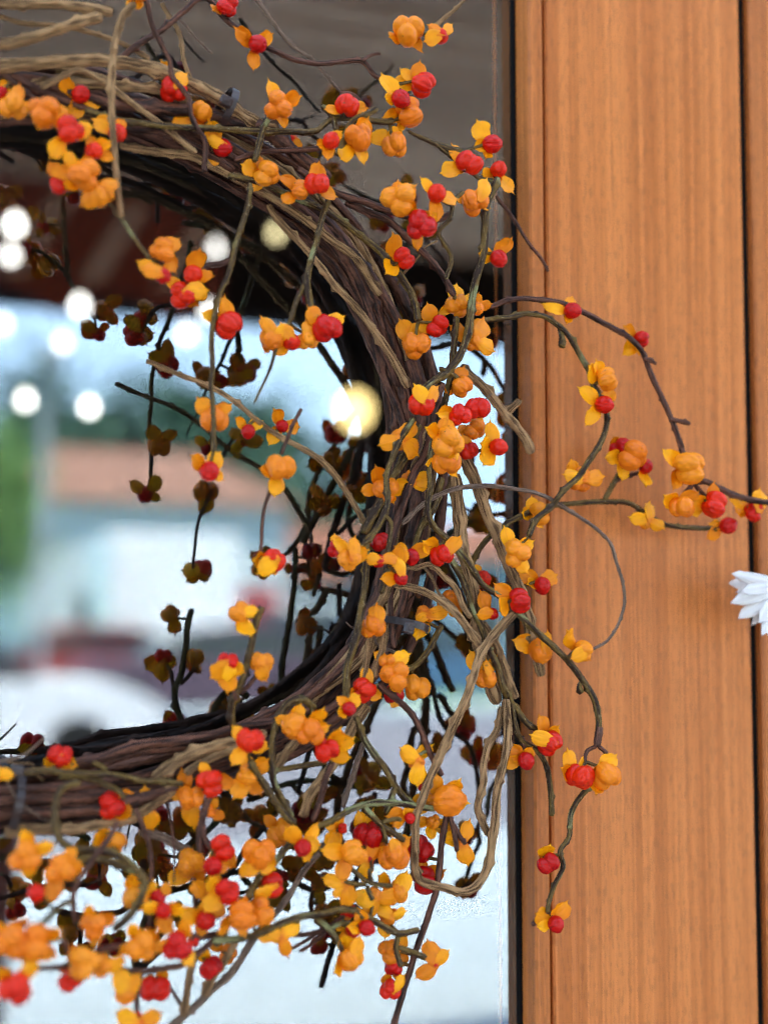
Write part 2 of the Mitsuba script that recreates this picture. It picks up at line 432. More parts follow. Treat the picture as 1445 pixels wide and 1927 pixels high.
for k in range(22):
    i = int(rng.integers(len(rc)))
    if rc[i, 0] < P3(-120, 900, 0.027)[0]:
        continue
    n = int(rng.integers(4, 7))
    out = nn[i] * rng.choice([-1, 1]) * rng.uniform(0.5, 1) + tt[i] * rng.uniform(-1.4, 1.4) + np.array([0, -1, 0]) * rng.uniform(0.1, 0.7)
    out /= np.linalg.norm(out)
    L = rng.uniform(0.025, 0.06)
    p = rc[i] + nn[i] * rng.uniform(-0.01, 0.01) + np.array([0, -0.012, 0]) + np.linspace(0, L, n)[:, None] * out + np.cumsum(rng.normal(size=(n, 3)) * 0.0025, 0)
    path, s = smooth_path(p, 0.0012)
    m, uv = tube(path, np.linspace(0.0009, 0.0004, len(path)) * rng.uniform(0.8, 1.3), s, 7, 0.15, 0.009, 800 + k)
    kd = ['g', 'd', 'b'][k % 3]
    obj('twig', ply(m, MATS[kd], True, uv), wr)
S = stem
# -- top left: dry cut canes and twigs
S('b', 11, 11, 60, 62, '-20,86 0,83 60,72 130,50 190,31')
S('b', 9, 10, 50, 56, '-20,4 30,7 100,9 170,15 212,23')
S('b', 4.5, 5, 46, 42, '-10,26 40,44 90,50 150,58 210,70 250,88 282,110')
S('b', 12, 15, 56, 50, '-20,130 0,126 60,118 110,112 180,115 250,124 300,135 360,156 410,186 470,226 520,252')
S('b', 8, 6, 72, 78, '252,6 232,28 219,70 213,110 209,170 210,230 216,310 222,370 228,408')
S('d', 5.5, 6, 66, 58, '272,-12 285,40 306,80 322,112 326,140 345,162 356,178 362,220 374,245 384,262 384,322', knobs=0.03)
S('d', 7, 5, 44, 60, '222,112 260,82 310,52 350,20 372,-2 392,-4 412,18 435,42 470,64 500,84 530,98 560,112 600,118 640,112 680,112 706,140 735,160 728,182')
S('d', 4, 3, 60, 60, '682,113 690,107 716,101')
S('g', 5, 3, 22, 24, '480,-6 520,50 560,92 590,116 620,150 642,174')
S('b', 4.5, 4.5, 30, 30, '305,5 335,60 345,110 358,146')
S('g', 3, 2, 14, 14, '338,36 370,66 400,100')
S('b', 3, 5, 58, 60, '876,-4 845,30 820,48 806,60')
S('d', 15, 15, 50, 50, '90,160 159,180 225,197 311,206 415,218 498,246 560,290 620,338')
S('b', 12, 9, 50, 48, '60,160 120,158 208,163 259,165 301,168 360,190')
S('b', 6, 6, 58, 56, '78,164 128,142 149,135 194,158 242,192 311,240 370,287')
S('d', 9, 9, 52, 50, '20,140 90,175 160,207 242,239 311,253 380,280 440,320')
S('b', 8, 8, 46, 48, '225,272 294,284 363,296 415,322 498,365 558,402 624,446 674,491 716,554')
S('b', 7, 8, 44, 46, '505,385 521,410 575,473 624,526 658,560 695,610 735,668 768,730')
S('d', 6, 6, 55, 55, '-10,122 20,150 48,175 80,196')
# -- top: green-brown stems
S('o', 7, 7, 58, 62, '160,208 240,226 330,238 420,244 480,248 535,250 595,249 622,228 660,222 700,226 742,228')
S('d', 6, 6, 54, 58, '440,300 488,284 540,280 602,277 650,266 700,240')
S('o', 7, 7, 66, 74, '636,292 648,258 664,226 690,212 710,202')
S('o', 6, 6, 60, 66, '606,198 622,212 630,232 632,244')
S('d', 6, 6, 62, 64, '640,175 662,178 680,195 690,212')
S('o', 6.5, 7, 60, 62, '507,212 492,240 484,272 478,302')
S('o', 6, 5.5, 66, 74, '470,345 463,400 446,459 432,514 408,559 399,614 398,697 395,729 399,780 402,850')
S('d', 6, 5, 58, 60, '442,484 415,494 385,500 370,522')
S('o', 5, 5, 74, 78, '168,352 210,386 235,425 262,460 286,492')
S('o', 6, 8, 64, 70, '622,365 610,400 596,455 579,508 576,530 580,555 584,582')
S('o', 6, 2.5, 68, 74, '577,520 556,566 545,600 520,645 504,700 479,758')
S('o', 7, 8, 54, 52, '430,330 520,355 585,385 640,415 682,446 720,479 757,520 778,558 787,604')
S('d', 8, 8, 54, 60, '560,318 637,367 690,385 740,401 800,410 850,404')
S('d', 8, 7, 52, 56, '650,380 692,401 737,417 772,453 813,498 832,520 855,556')
S('o', 7, 7, 54, 54, '858,596 850,666 846,720 836,770 826,810')
S('o', 5, 5, 84, 78, '872,360 856,380 850,412 828,440 834,457 848,485 838,524')
S('o', 8, 9, 66, 60, '936,334 918,380 914,430 904,490 896,530 890,566 882,632 865,674 840,703 803,728 775,770')
S('o', 5, 5, 60, 60, '860,712 840,703 826,694')
S('o', 3, 9, 58, 62, '768,245 817,266 850,278 870,284')
S('o', 4, 5, 60, 62, '818,268 855,298 872,308 900,338 935,340')
S('d', 4, 3.5, 56, 50, '934,368 960,400 985,445 1020,490 1031,510')
# -- right: sprays over the boards
S('d', 6, 6, 50, 62, '920,578 957,565 1002,561 1051,567 1096,586 1141,610 1179,634 1205,660 1216,682 1234,725 1251,766 1268,807 1283,846')
S('d', 5, 4, 62, 64, '1212,676 1222,680 1234,685')
S('d', 5, 5, 62, 66, '1258,790 1278,796 1297,798')
S('o', 6, 6.5, 54, 62, '908,602 957,596 987,588 1024,593 1051,614 1070,637 1089,667 1106,690 1116,722 1130,752 1140,784 1138,814 1121,852 1104,876 1087,900 1056,927 1036,955 1008,979 994,1010')
S('o', 5, 8, 56, 58, '1052,616 1056,634 1056,650')
S('o', 6, 5.5, 40, 46, '884,1075 893,1050 910,1022 943,993 988,969 1056,948 1094,943 1138,941 1183,945 1217,965 1251,987 1299,995 1348,995')
S('o', 6, 5, 44, 46, '1136,941 1152,912 1166,884 1180,870')
S('d', 4, 4, 44, 46, '1156,908 1178,900 1204,890')
S('d', 6, 7, 62, 66, '1281,842 1292,880 1304,906 1323,908 1361,924 1392,938 1420,944 1475,946')
S('d', 5, 4, 62, 64, '1306,908 1288,926 1284,944')
S('d', 5, 4, 62, 64, '1310,912 1326,928 1340,944')
S('g', 5.5, 3, 56, 60, '756,986 794,950 849,925 913,916 960,922 1030,935 1075,960 1125,995 1148,1020 1160,1060 1175,1100 1179,1132 1168,1170 1145,1205 1116,1222')
# -- left inside of the ring
S('b', 5, 6, 44, 50, '275,679 340,705 400,728 440,755 480,792 540,830 600,865 640,905 670,955 686,984')
S('d', 4, 4.5, 68, 70, '567,769 551,800 541,828 529,855')
S('d', 4.5, 4, 70, 72, '528,880 513,915 497,980 489,1050')
# -- right of the ring: thick dry canes
S('b', 9, 10, 48, 46, '866,690 907,728 940,765 969,799 992,830 1000,853')
S('b', 8, 7, 47, 50, '948,778 962,764 978,752')
S('b', 12, 11, 50, 44, '872,860 886,890 899,927 913,966 929,999 943,1038 957,1071 973,1108 990,1160 1005,1215 1018,1272')
S('b', 13, 13, 52, 50, '855,892 860,933 866,975 869,1016 877,1058 885,1099 893,1141 899,1182 907,1221 920,1275 936,1322')
S('b', 8, 8, 50, 48, '908,1172 929,1210 941,1242 962,1292 972,1314')
S('b', 9, 8.5, 66, 60, '967,1154 927,1201 899,1248 880,1302 855,1360 830,1413 810,1457 799,1499 787,1538 783,1591 779,1632 786,1655 805,1664 835,1671 866,1679 890,1671 910,1646 921,1613 925,1582 930,1545 935,1502 940,1468 952,1399 955,1369 952,1316')
S('b', 7, 8, 56, 58, '944,1330 932,1377 913,1407 907,1438 908,1474 899,1513 908,1545 921,1572')
S('o', 7, 7, 66, 62, '832,770 818,830 810,870 808,905 804,958 818,990 844,1011 866,1038 893,1080 913,1105 940,1124 968,1155 1002,1185 1047,1223 1077,1253 1100,1283 1119,1317 1127,1358 1126,1376')
S('d', 8, 8, 62, 64, '1126,1368 1125,1388 1124,1406')
S('o', 4, 6, 62, 62, '1098,1282 1094,1296 1096,1304')
S('d', 5, 4, 62, 64, '1122,1404 1108,1414 1102,1434')
S('d', 5, 4, 62, 64, '1126,1404 1140,1416 1146,1434')
S('o', 6, 5, 58, 58, '1116,1470 1108,1484 1081,1528 1073,1573 1053,1600 1057,1631 1040,1668 1031,1705 1030,1718')
S('d', 5, 5, 56, 56, '1034,1716 1016,1730 1004,1742')
S('o', 7, 7, 60, 56, '846,1050 866,1085 877,1116 888,1152 904,1188 913,1219 932,1252 943,1283 957,1315')
S('o', 6, 6, 58, 52, '955,1300 968,1355 983,1392 1009,1411 1028,1441 1036,1483 1038,1536')
S('o', 8, 7, 54, 56, '960,1322 987,1355 1010,1372')
S('d', 6, 6, 56, 56, '982,1388 985,1404 986,1424')
# -- centre right: stems running down the ring
S('o', 7, 6.5, 66, 70, '778,786 749,836 732,878 727,905 729,941 719,969 706,996 690,1016')
S('o', 5, 5, 68, 70, '720,968 733,985 733,1020 731,1040 734,1066')
S('o', 6, 5, 70, 72, '710,990 700,1010 682,1026')
S('d', 9, 9, 58, 56, '832,720 815,770 799,846 777,894 763,933 749,975 738,1016 730,1060')
S('o', 8, 10, 56, 56, '790,800 766,850 744,886 716,940 698,975 684,1004')
S('o', 9, 8, 52, 50, '830,900 812,950 790,990 778,1040')
S('o', 7, 9, 64, 60, '690,1010 689,1044 686,1085 680,1127 672,1177 664,1224 655,1261 653,1316 640,1346')
S('b', 5.5, 6, 62, 58, '744,1058 780,1069 810,1063 835,1085 857,1105 871,1138 886,1162')
S('b', 7, 8, 64, 58, '742,1101 780,1107 810,1119 835,1138 860,1160 880,1182 902,1212 912,1226')
S('b', 8, 8, 54, 54, '735,1100 718,1130 700,1152')
S('o', 5, 6, 60, 60, '734,1066 722,1092 716,1116')
S('d', 6, 7, 46, 46, '735,1090 738,1150 742,1220')
S('b', 7, 7, 56, 56, '722,1178 717,1224 711,1247 704,1276')
S('b', 8, 7, 54, 54, '698,1195 694,1225 685,1256 674,1300')
S('o', 7, 6, 48, 54, '765,1262 777,1256 805,1225 832,1176')
S('d', 7, 6.5, 60, 60, '713,1288 755,1327 791,1377 808,1410 832,1460')
S('o', 7, 8, 56, 60, '669,1348 683,1391 700,1419 727,1452 747,1484 766,1508 778,1516')
S('g', 6, 6, 44, 44, '684,1400 666,1463 646,1520')
S('b', 11, 9, 54, 54, '690,1328 669,1357 640,1408 621,1441 588,1488 570,1538')
S('b', 9, 9, 52, 52, '560,1392 534,1425 514,1455')
# -- bottom of the ring
S('d', 11, 10, 46, 44, '120,1440 194,1424 249,1409 305,1397 399,1382 433,1372 516,1361 590,1330')
S('d', 10, 10, 42, 42, '180,1442 249,1420 330,1408 420,1390')
S('b', 12, 10, 54, 52, '290,1466 330,1438 360,1422 433,1398 500,1380')
S('b', 8, 8, 56, 54, '350,1456 390,1432 444,1411 480,1398')
S('b', 11, 10, 56, 52, '10,1566 83,1562 138,1561 194,1550 244,1541 290,1512 330,1484')
S('d', 14, 14, 54, 52, '-20,1534 83,1531 166,1520 230,1512 320,1490')
S('d', 11, 10, 56, 54, '-20,1512 36,1508 138,1505 200,1494')
S('d', 9, 9, 54, 52, '-20,1488 55,1483 138,1478 210,1470')
S('o', 7, 6, 62, 64, '-10,1462 28,1459 83,1451 133,1452 165,1455 200,1456 235,1460 263,1466 305,1469 345,1476')
S('o', 6, 7, 64, 62, '176,1437 186,1444 200,1452')
S('o', 7, 6, 60, 64, '111,1461 155,1467 194,1477 221,1487 237,1500')
S('d', 5, 5, 62, 64, '260,1508 291,1497 334,1483')
S('o', 8, 8, 68, 84, '150,1474 122,1481 107,1496 101,1522 102,1560 113,1583 138,1599 177,1602 210,1606 241,1618 263,1638 271,1660 266,1679 255,1704 235,1732 214,1751')
S('o', 9, 8, 62, 68, '138,1622 166,1613 199,1616 238,1631 262,1646')
S('d', 6, 6, 74, 86, '222,1548 205,1580 183,1607 163,1641 144,1668 136,1696 143,1738')
S('o', 5, 6, 86, 92, '135,1697 111,1710 88,1731 64,1750')
S('d', 5, 5, 66, 70, '254,1522 269,1560 280,1594 284,1621 282,1660')
S('d', 8, 7, 62, 64, '396,1498 386,1538 378,1580 376,1605')
S('d', 6, 5, 62, 66, '384,1552 388,1580 398,1598')
S('g', 10, 9, 48, 46, '268,1566 305,1577 346,1599 366,1612')
S('o', 8, 8, 72, 66, '470,1432 491,1472 516,1510 538,1535 556,1550')
S('o', 9, 7, 64, 62, '592,1332 571,1317 545,1322 522,1350 513,1383 509,1430 514,1468 528,1500 550,1538')
S('o', 8, 8, 74, 60, '493,1142 478,1180 464,1235 455,1282 439,1318 436,1354 445,1388')
S('d', 5, 5, 68, 68, '436,1276 438,1302 446,1318')
S('d', 5, 5, 66, 66, '484,1270 463,1296 452,1306')
S('o', 6, 6, 54, 54, '515,1452 566,1447 615,1434')
S('d', 7, 7, 62, 60, '628,1432 605,1488 588,1546')
S('o', 7, 7, 66, 62, '594,1556 627,1544 663,1524 704,1513 749,1514 780,1518 820,1522')
S('o', 7, 6, 64, 68, '686,1518 700,1530 716,1546 738,1563 762,1582')
S('o', 5, 5, 66, 68, '720,1548 740,1546 754,1545')
S('o', 5, 5, 66, 66, '720,1554 722,1566 728,1588')
S('o', 7, 6, 60, 60, '742,1484 732,1508 724,1530')
S('o', 6, 5, 68, 76, '592,1582 604,1600 622,1614 666,1641 688,1657 708,1664 738,1667')
S('o', 5, 5, 74, 76, '650,1660 670,1663 690,1664')
S('o', 5, 5, 74, 78, '701,1636 699,1648 700,1660')
S('o', 5, 5.5, 74, 78, '692,1668 698,1680 703,1694')
S('o', 8, 7, 76, 72, '400,1772 449,1768 491,1757 532,1740 568,1727 600,1721 633,1715 666,1718 699,1733 730,1749 749,1757 788,1751')
S('o', 6, 6, 72, 74, '750,1757 747,1785 755,1820')
S('o', 6, 6, 72, 74, '750,1784 776,1794 802,1803')
S('o', 7, 6, 70, 76, '594,1730 616,1748 630,1762 645,1790')
S('o', 6, 5, 70, 74, '622,1750 645,1744 674,1742')
S('d', 6, 5, 66, 66, '520,1756 560,1756 603,1752')
S('d', 4, 4, 62, 62, '545,1788 578,1771 620,1744 646,1726')
S('d', 4, 4, 62, 62, '564,1790 590,1772 612,1756')
S('d', 7, 7, 58, 60, '842,1530 830,1591 824,1638 818,1674 807,1707 794,1748 786,1772 770,1830 755,1873 742,1920 736,1950')
S('d', 5, 5, 60, 60, '846,1536 852,1568 858,1602')
S('d', 5, 5, 60, 62, '850,1550 862,1574 876,1590')
S('g', 9, 6, 58, 54, '320,1936 366,1895 399,1859 435,1826 477,1773 513,1726 546,1682 568,1646 598,1610 614,1588')
S('b', 8, 7, 60, 60, '346,1912 351,1885 356,1859 364,1820 372,1790')
S('b', 8, 7, 62, 62, '385,1876 405,1843 430,1804 445,1772')
S('d', 7, 7, 80, 74, '205,1822 255,1829 311,1823 340,1819 377,1790 402,1770')
S('d', 6, 6, 78, 78, '268,1830 264,1868 259,1908')
S('d', 6, 6, 78, 78, '256,1830 250,1842 245,1856')
S('d', 8, 8, 70, 72, '358,1764 390,1760 424,1757')
S('d', 7, 7, 66, 64, '362,1655 366,1682 370,1712')
S('d', 4, 4, 66, 66, '282,1690 282,1716 280,1745')
S('o', 8, 7, 74, 64, '464,1692 482,1657 510,1629 532,1599 558,1572')
S('d', 6, 7, 98, 88, '60,1822 110,1818 150,1800 177,1790 235,1779 290,1776')
S('d', 6, 6, 97, 96, '114,1768 122,1784 130,1796')
S('g', 4, 4, 52, 52, '318,1850 334,1872 344,1894')

# ---- berries: mesh kinds shared, one entry per berry


def berry_mesh(kind, seed):
    r = np.random.default_rng(seed)
    m = trimesh.creation.icosphere(subdivisions=4)
    d = m.vertices / np.linalg.norm(m.vertices, axis=1, keepdims=True)
    if kind == 'lobed':
        R = np.zeros(len(d))
        ph0 = r.uniform(0, 2)
        for k in range(3):
            ph = 2 * math.pi * k / 3 + r.uniform(-0.12, 0.12) + ph0
            o = np.array([math.cos(ph), math.sin(ph), r.uniform(-0.14, 0.14)]) * r.uniform(0.46, 0.52)
            e = r.uniform(0.60, 0.66)
            od = d @ o
            t = od + np.sqrt(np.maximum(e * e - (o @ o - od ** 2), 0.0))
            gap = np.angle(np.exp(1j * (np.arctan2(d[:, 1], d[:, 0]) - ph)))
            t = t * (1 - 0.06 * np.exp(-(gap / 0.08) ** 2) * np.sqrt(1 - d[:, 2] ** 2))
            R = np.maximum(R, t)
        R = np.maximum(R, 0.46)
    else:
        ph = np.arctan2(d[:, 1], d[:, 0])
        s = np.sqrt(1 - d[:, 2] ** 2)
        g = np.abs(np.cos(1.5 * ph + r.uniform(0, 3)))
        R = 1 - 0.10 * np.exp(-(g / 0.16) ** 2) * s ** 0.5 * np.clip(1.3 - np.abs(d[:, 2]), 0, 1)
        R *= 1 - 0.16 * np.exp(-((1 - d[:, 2]) / 0.012)) + 0.10 * np.exp(-((1 - d[:, 2] - 0.03) / 0.03) ** 2)
    R *= 1 + 0.07 * (meshkit.noise(d * 2.6 + seed, seed) - 0.5) + 0.05 * (meshkit.noise(d * [8, 8, 4] + seed, seed) - 0.5)
    v = d * R[:, None]
    v[:, 2] *= 1.30 if kind == 'lobed' else 1.06
    return trimesh.Trimesh(v, m.faces, process=False)


LOBED = [berry_mesh('lobed', 11 + k) for k in range(6)]
ROUND = [berry_mesh('round', 31 + k) for k in range(4)]
SHAPES = {}


def berry_shape(kind, i, bsdf):
    q = (kind, i, bsdf)
    if q not in SHAPES:
        SHAPES[q] = ply((LOBED if kind == 'lobed' else ROUND)[i], bsdf, 55 if kind == 'lobed' else True)
    return dict(SHAPES[q])


def petal(base, e1, nrm, L, Wd, z0, zk, curl, cup, r, thick=0.0003, point=0.15):
    """One husk valve: a cupped, blunt leaf from base along e1; nrm is its upper side. Closed, with a little thickness."""
    nu, nv = 11, 9
    e2 = np.cross(nrm, e1)
    s = 1 - (1 - np.linspace(0, 1, nu)) ** 1.6
    t = np.linspace(-1, 1, nv)
    sk = r.uniform(0.55, 0.72)
    w = np.where(s < sk, 0.34 + 0.66 * np.sin(np.clip(s / sk, 0, 1) * math.pi / 2) ** 1.3, np.sqrt(np.clip(1 - ((s - sk) / (1.0 - sk)) ** 2.1, 0, 1)) * 0.98 + 0.02)
    if point == 0:
        w = np.where(s < 0.86, 0.45 + 0.55 * np.clip(s / 0.6, 0, 1), np.sqrt(np.clip(1 - ((s - 0.86) / 0.14) ** 2, 0, 1)) * 0.9 + 0.1)
    ph = r.uniform(0, 9)
    bend = r.uniform(-0.18, 0.18)
    Sg, Tg = np.meshgrid(s, t, indexing='ij')
    edge = 1 + 0.20 * (meshkit.noise(np.stack([Sg * 5 + ph, Tg * 1.5, Tg * 0], -1), 3) - 0.5) * np.abs(Tg) * 2
    tip = L * (Sg * (1 + point * np.exp(-(Tg / 0.35) ** 2) * Sg ** 6 - (0.12 if point == 0 else 0.0) * Tg ** 2 * Sg))
    X = tip
    Y = w[:, None] * Tg * Wd * edge + bend * L * Sg ** 2
    Z = z0 + zk * Sg + curl * L * Sg ** 2.4 + cup * Wd * (Tg ** 2) * w[:, None] + 0.12 * Wd * (meshkit.noise(np.stack([Sg * 3 + ph, Tg * 1.6 + ph, Tg * 0], -1), 9) - 0.5)
    top = base + X[..., None] * e1 + Y[..., None] * e2 + Z[..., None] * nrm
    bot = top - nrm * thick
    n = nu * nv
    v = np.vstack([top.reshape(-1, 3), bot.reshape(-1, 3)])
    i, j = np.meshgrid(np.arange(nu - 1), np.arange(nv - 1), indexing='ij')
    q = np.stack([i * nv + j, (i + 1) * nv + j, (i + 1) * nv + j + 1, i * nv + j + 1], -1).reshape(-1, 4)
    rim = [j for j in range(nv)] + [i * nv + nv - 1 for i in range(1, nu)] + [(nu - 1) * nv + j for j in range(nv - 2, -1, -1)] + [i * nv for i in range(nu - 2, 0, -1)]
    rim = np.array(rim)
    nx = np.roll(rim, -1)
    f = np.vstack([q, q[:, ::-1] + n, np.stack([rim, nx, nx + n, rim + n], 1)])
    uv = np.stack([Tg * 0.5 + 0.5, Sg], -1).reshape(-1, 2)
    return (v, f), np.vstack([uv, uv])


ALL = np.vstack(STEMS)
TV = np.array([0, -1.0, 0])


def rotation(axis, spin):
    """Columns: berry frame with its pole along axis."""
    axis = axis / np.linalg.norm(axis)
    a = np.cross(axis, [0.13, 0.7, 0.7])
    a /= np.linalg.norm(a)
    b = np.cross(axis, a)
    c, s = math.cos(spin), math.sin(spin)
    return np.stack([a * c + b * s, b * c - a * s, axis], 1)


bn = [0]


def berry(kind, x, y, r, petals, ax=None, el=None, h=None, back=False, dh=0.0):
    """kind R/O lobed red/orange, r/o round; centre and radius in photograph pixels; petals 'angle:reach[f] ...' (f: the valve lies on the viewer's side);
    ax, el: where the pole points, in the wall plane and towards the viewer."""
    bn[0] += 1
    q = np.random.default_rng(1000 + bn[0])
    if h is None:
        ref = P3(x, y, 0.054)
        d = np.abs(ALL - ref)
        dd = np.hypot(d[:, 0], d[:, 2])
        i = int(np.argmin(dd))
        px = PX(ref)
        h = -ALL[i, 1] if dd[i] < 70 * px else 0.057
        h += (-0.9 if back else (0.95 if dd[i] < (r + 9) * px else 0.25)) * r * px
        h += dh / 1000
        h = max(h, 0.030 if x > 955 else 0.012)
    else:
        h = h / 1000 - HS
    c = P3(x, y, h)
    px = PX(c)
    rm = r * px * (1.03 if kind in 'RO' else 1.05) * q.uniform(0.95, 1.06)
    pl = []
    for w in petals.split():
        front = w.endswith('f')
        a, l = w.rstrip('f').split(':')
        pl.append((math.radians(float(a)), float(l) * px, front))
    if ax is None:
        mean = sum(np.array([math.cos(a), math.sin(a)]) * l for a, l, _ in pl) if pl else np.array([0, 1.0])
        ax = math.degrees(math.atan2(-mean[1], -mean[0]))
        if el is None:
            k = np.linalg.norm(mean) / max(1e-9, sum(l for _, l, _ in pl)) if pl else 1
            el = 65 - 50 * k
    if el is None:
        el = 25
    if any(f for _, _, f in pl) and all(f for _, _, f in pl):
        el = -abs(el)
    axis = np.array([math.cos(math.radians(ax)) * math.cos(math.radians(el)), -math.sin(math.radians(el)), math.sin(math.radians(ax)) * math.cos(math.radians(el))])
    Rm = rotation(axis, q.uniform(0, 6.28))
    lob = kind in 'RO'
    red = kind in 'Rr'
    bs = (('red_skin' if q.random() < 0.7 else 'crimson_skin') if lob else ('crimson_skin' if q.random() < 0.75 else 'red_skin')) if red else ('orange_skin' if q.random() < 0.6 else 'amber_skin')
    shape = berry_shape('lobed' if lob else 'round', int(q.integers(6 if lob else 4)), bs)
    M = np.eye(4)
    M[:3, :3] = Rm * (rm * (1.0 if lob else 1.0))
    M[:3, 3] = c
    shape['to_world'] = T(M.tolist())
    key = obj('red_berry' if red else 'orange_berry', shape, wr)
    # husk valves
    for a, l, front in pl:
        e1 = np.array([math.cos(a), 0, math.sin(a)])
        e2 = np.array([-math.sin(a), 0, math.cos(a)])
        tilt = q.uniform(-0.35, 0.35)
        pit = q.uniform(-0.15, 0.2)
        nr = TV * math.cos(tilt) + e2 * math.sin(tilt)
        e1p = e1 * math.cos(pit) + nr * math.sin(pit)
        nrp = nr * math.cos(pit) - e1 * math.sin(pit)
        Wd = px * q.uniform(12.5, 17.5) * min(1.1, max(0.75, l / px / 42))
        back0 = c - axis * rm * 0.55
        if front:
            base = c + TV * rm * 0.95 - e1 * rm * 0.25
            L = l + rm * 0.25
            (m, uv) = petal(base, e1, nr, L, Wd * 1.05, 0.0, 0.0, -q.uniform(0.12, 0.3), -q.uniform(0.1, 0.3), q)
        else:
            base = c + (back0 - c) * 0.5 - TV * rm * 0.75
            tipv = c + e1 * l - TV * rm * q.uniform(0.15, 0.65)
            dv = tipv - base
            L = np.linalg.norm(dv)
            e1q = dv / L
            nq = nr - e1q * np.dot(nr, e1q)
            nq /= np.linalg.norm(nq)
            (m, uv) = petal(base, e1q, nq, L, Wd, 0.0, 0.0, q.choice([-1, 1, -1]) * q.uniform(0.08, 0.42), q.uniform(-0.2, 0.7), q)
        obj('husk', ply(m, 'husk_yellow' if q.random() < 0.6 else 'husk_amber', True, uv), key)
    # stalk to the nearest stem
    b0 = c - axis * rm * 0.7
    d = np.linalg.norm(ALL - b0, axis=1)
    i = int(np.argmin(d))
    if 1.2 * px * 4 < d[i] < 75 * px:
        mid = (b0 + ALL[i]) / 2 - TV * 0.001
        path, s = smooth_path(np.array([b0, mid, ALL[i]]), 0.0012)
        m, uv = tube(path, np.linspace(2.6, 3.6, len(path)) * px, s, 8, 0.1, 0.0, bn[0])
        obj('stalk', ply(m, 'olive_stem', True, uv), key)


B = berry
#BERRIES
# top left
B('O', 256, -16, 20, '250:30 300:28')
B('R', 428, 9, 20, '217:38', ax=320)
B('r', 485, 82, 17, '150:52 35:38 265:42', el=60)
B('R', 325, 168, 25, '120:55 50:36f', ax=262, el=15)
B('r', 152, 177, 17, '143:46 340:38 255:46', el=70)
B('r', 2, 174, 12, '90:28 40:26')
B('O', 26, 200, 27, '80:36f 150:34', ax=270, el=20)
B('O', 81, 209, 30, '20:46 260:42 140:34', el=50, h=80.0)
B('R', 131, 244, 26, '235:56 10:44 115:40', el=55, h=88)
B('r', 177, 283, 16, '110:30 45:36 350:36 230:26', el=55, h=80.0)
B('O', 157, 328, 30, '165:50 115:48 230:40', ax=330, el=45, h=87)
B('R', 118, 343, 22, '120:40', ax=300, h=74.0)
B('O', 186, 366, 26, '55:38f 215:42f', ax=300, h=80.0)
B('r', 221, 249, 16, '150:46 70:34', h=66.0)
B('O', 380, 209, 20, '197:56 250:42', ax=60)
B('r', 418, 277, 17, '118:54 175:30f 235:34')
# top
B('O', 767, 55, 27, '205:42 320:42 20:38', el=55)
B('r', 829, 67, 14, '45:30f 205:40f 160:30f')
B('O', 524, 199, 26, '105:48 20:50 300:36', el=50)
B('R', 652, 197, 22, '195:32 0:44', ax=80, el=15)
B('r', 623, 264, 15, '265:30 205:28 45:30', el=50, h=80.0)
B('O', 675, 256, 27, '55:44 225:42 290:42', el=55, h=74.0)
B('r', 547, 262, 13, '215:34f 300:26f', back=True)
B('O', 744, 272, 24, '140:44 75:40', ax=280, el=20)
B('O', 770, 213, 26, '190:42 250:30', ax=20, el=30)
B('r', 754, 185, 17, '115:52 185:30', h=72.0)
B('R', 796, 158, 25, '95:44 165:44 140:40', ax=330, el=25)
B('r', 926, 270, 16, '125:48 190:34 250:32', el=30)
B('R', 884, 306, 23, '130:40 195:44', ax=60, el=30)
B('r', 938, 318, 15, '205:38 312:50 260:30', el=60)
B('O', 751, 374, 30, '40:50 340:44 90:34', ax=200, el=45, h=91)
B('r', 822, 363, 16, '140:34 5:50 265:48', el=70, h=95)
B('R', 791, 424, 26, '45:44 275:34', ax=230, el=35, h=92)
B('O', 893, 380, 24, '60:44f 10:40 160:30', ax=280, el=20)
B('O', 503, 327, 24, '160:42 110:38 240:28', ax=320, el=35)
B('O', 566, 358, 19, '135:44 215:36', h=66.0)
B('R', 598, 345, 23, '75:42 350:40', ax=95, el=10, h=74.0)
B('R', 759, 485, 20, '125:48 218:50', ax=40, el=20)
# left
B('O', 305, 471, 22, '48:44 315:40', ax=180, el=15)
B('r', 306, 518, 14, '165:40f 150:48 60:28', h=84.0)
B('r', 363, 516, 16, '80:48 350:38')
B('R', 344, 555, 25, '110:42 20:44f 330:36', ax=200, el=25)
B('R', 430, 611, 27, '150:48 85:50', ax=318, el=20)
B('O', 405, 789, 27, '125:46 50:46', ax=270, el=10, back=True)
B('r', 394, 887, 17, '150:44 55:42 340:30', el=35)
B('r', 467, 812, 13, '140:34 40:34', ax=270, el=0)
B('o', 512, 636, 22, '120:42f 30:38f 240:30', h=70.0)
B('r', 548, 643, 15, '120:38f 225:34 350:26')
B('O', 579, 639, 20, '100:34f 20:34', ax=280)
B('R', 615, 616, 27, '130:46 45:42', ax=290, el=25, h=80.0)
B('O', 782, 649, 25, '120:50 60:46', ax=255, el=25)
B('R', 824, 614, 21, '120:44 190:30', ax=320, el=30)
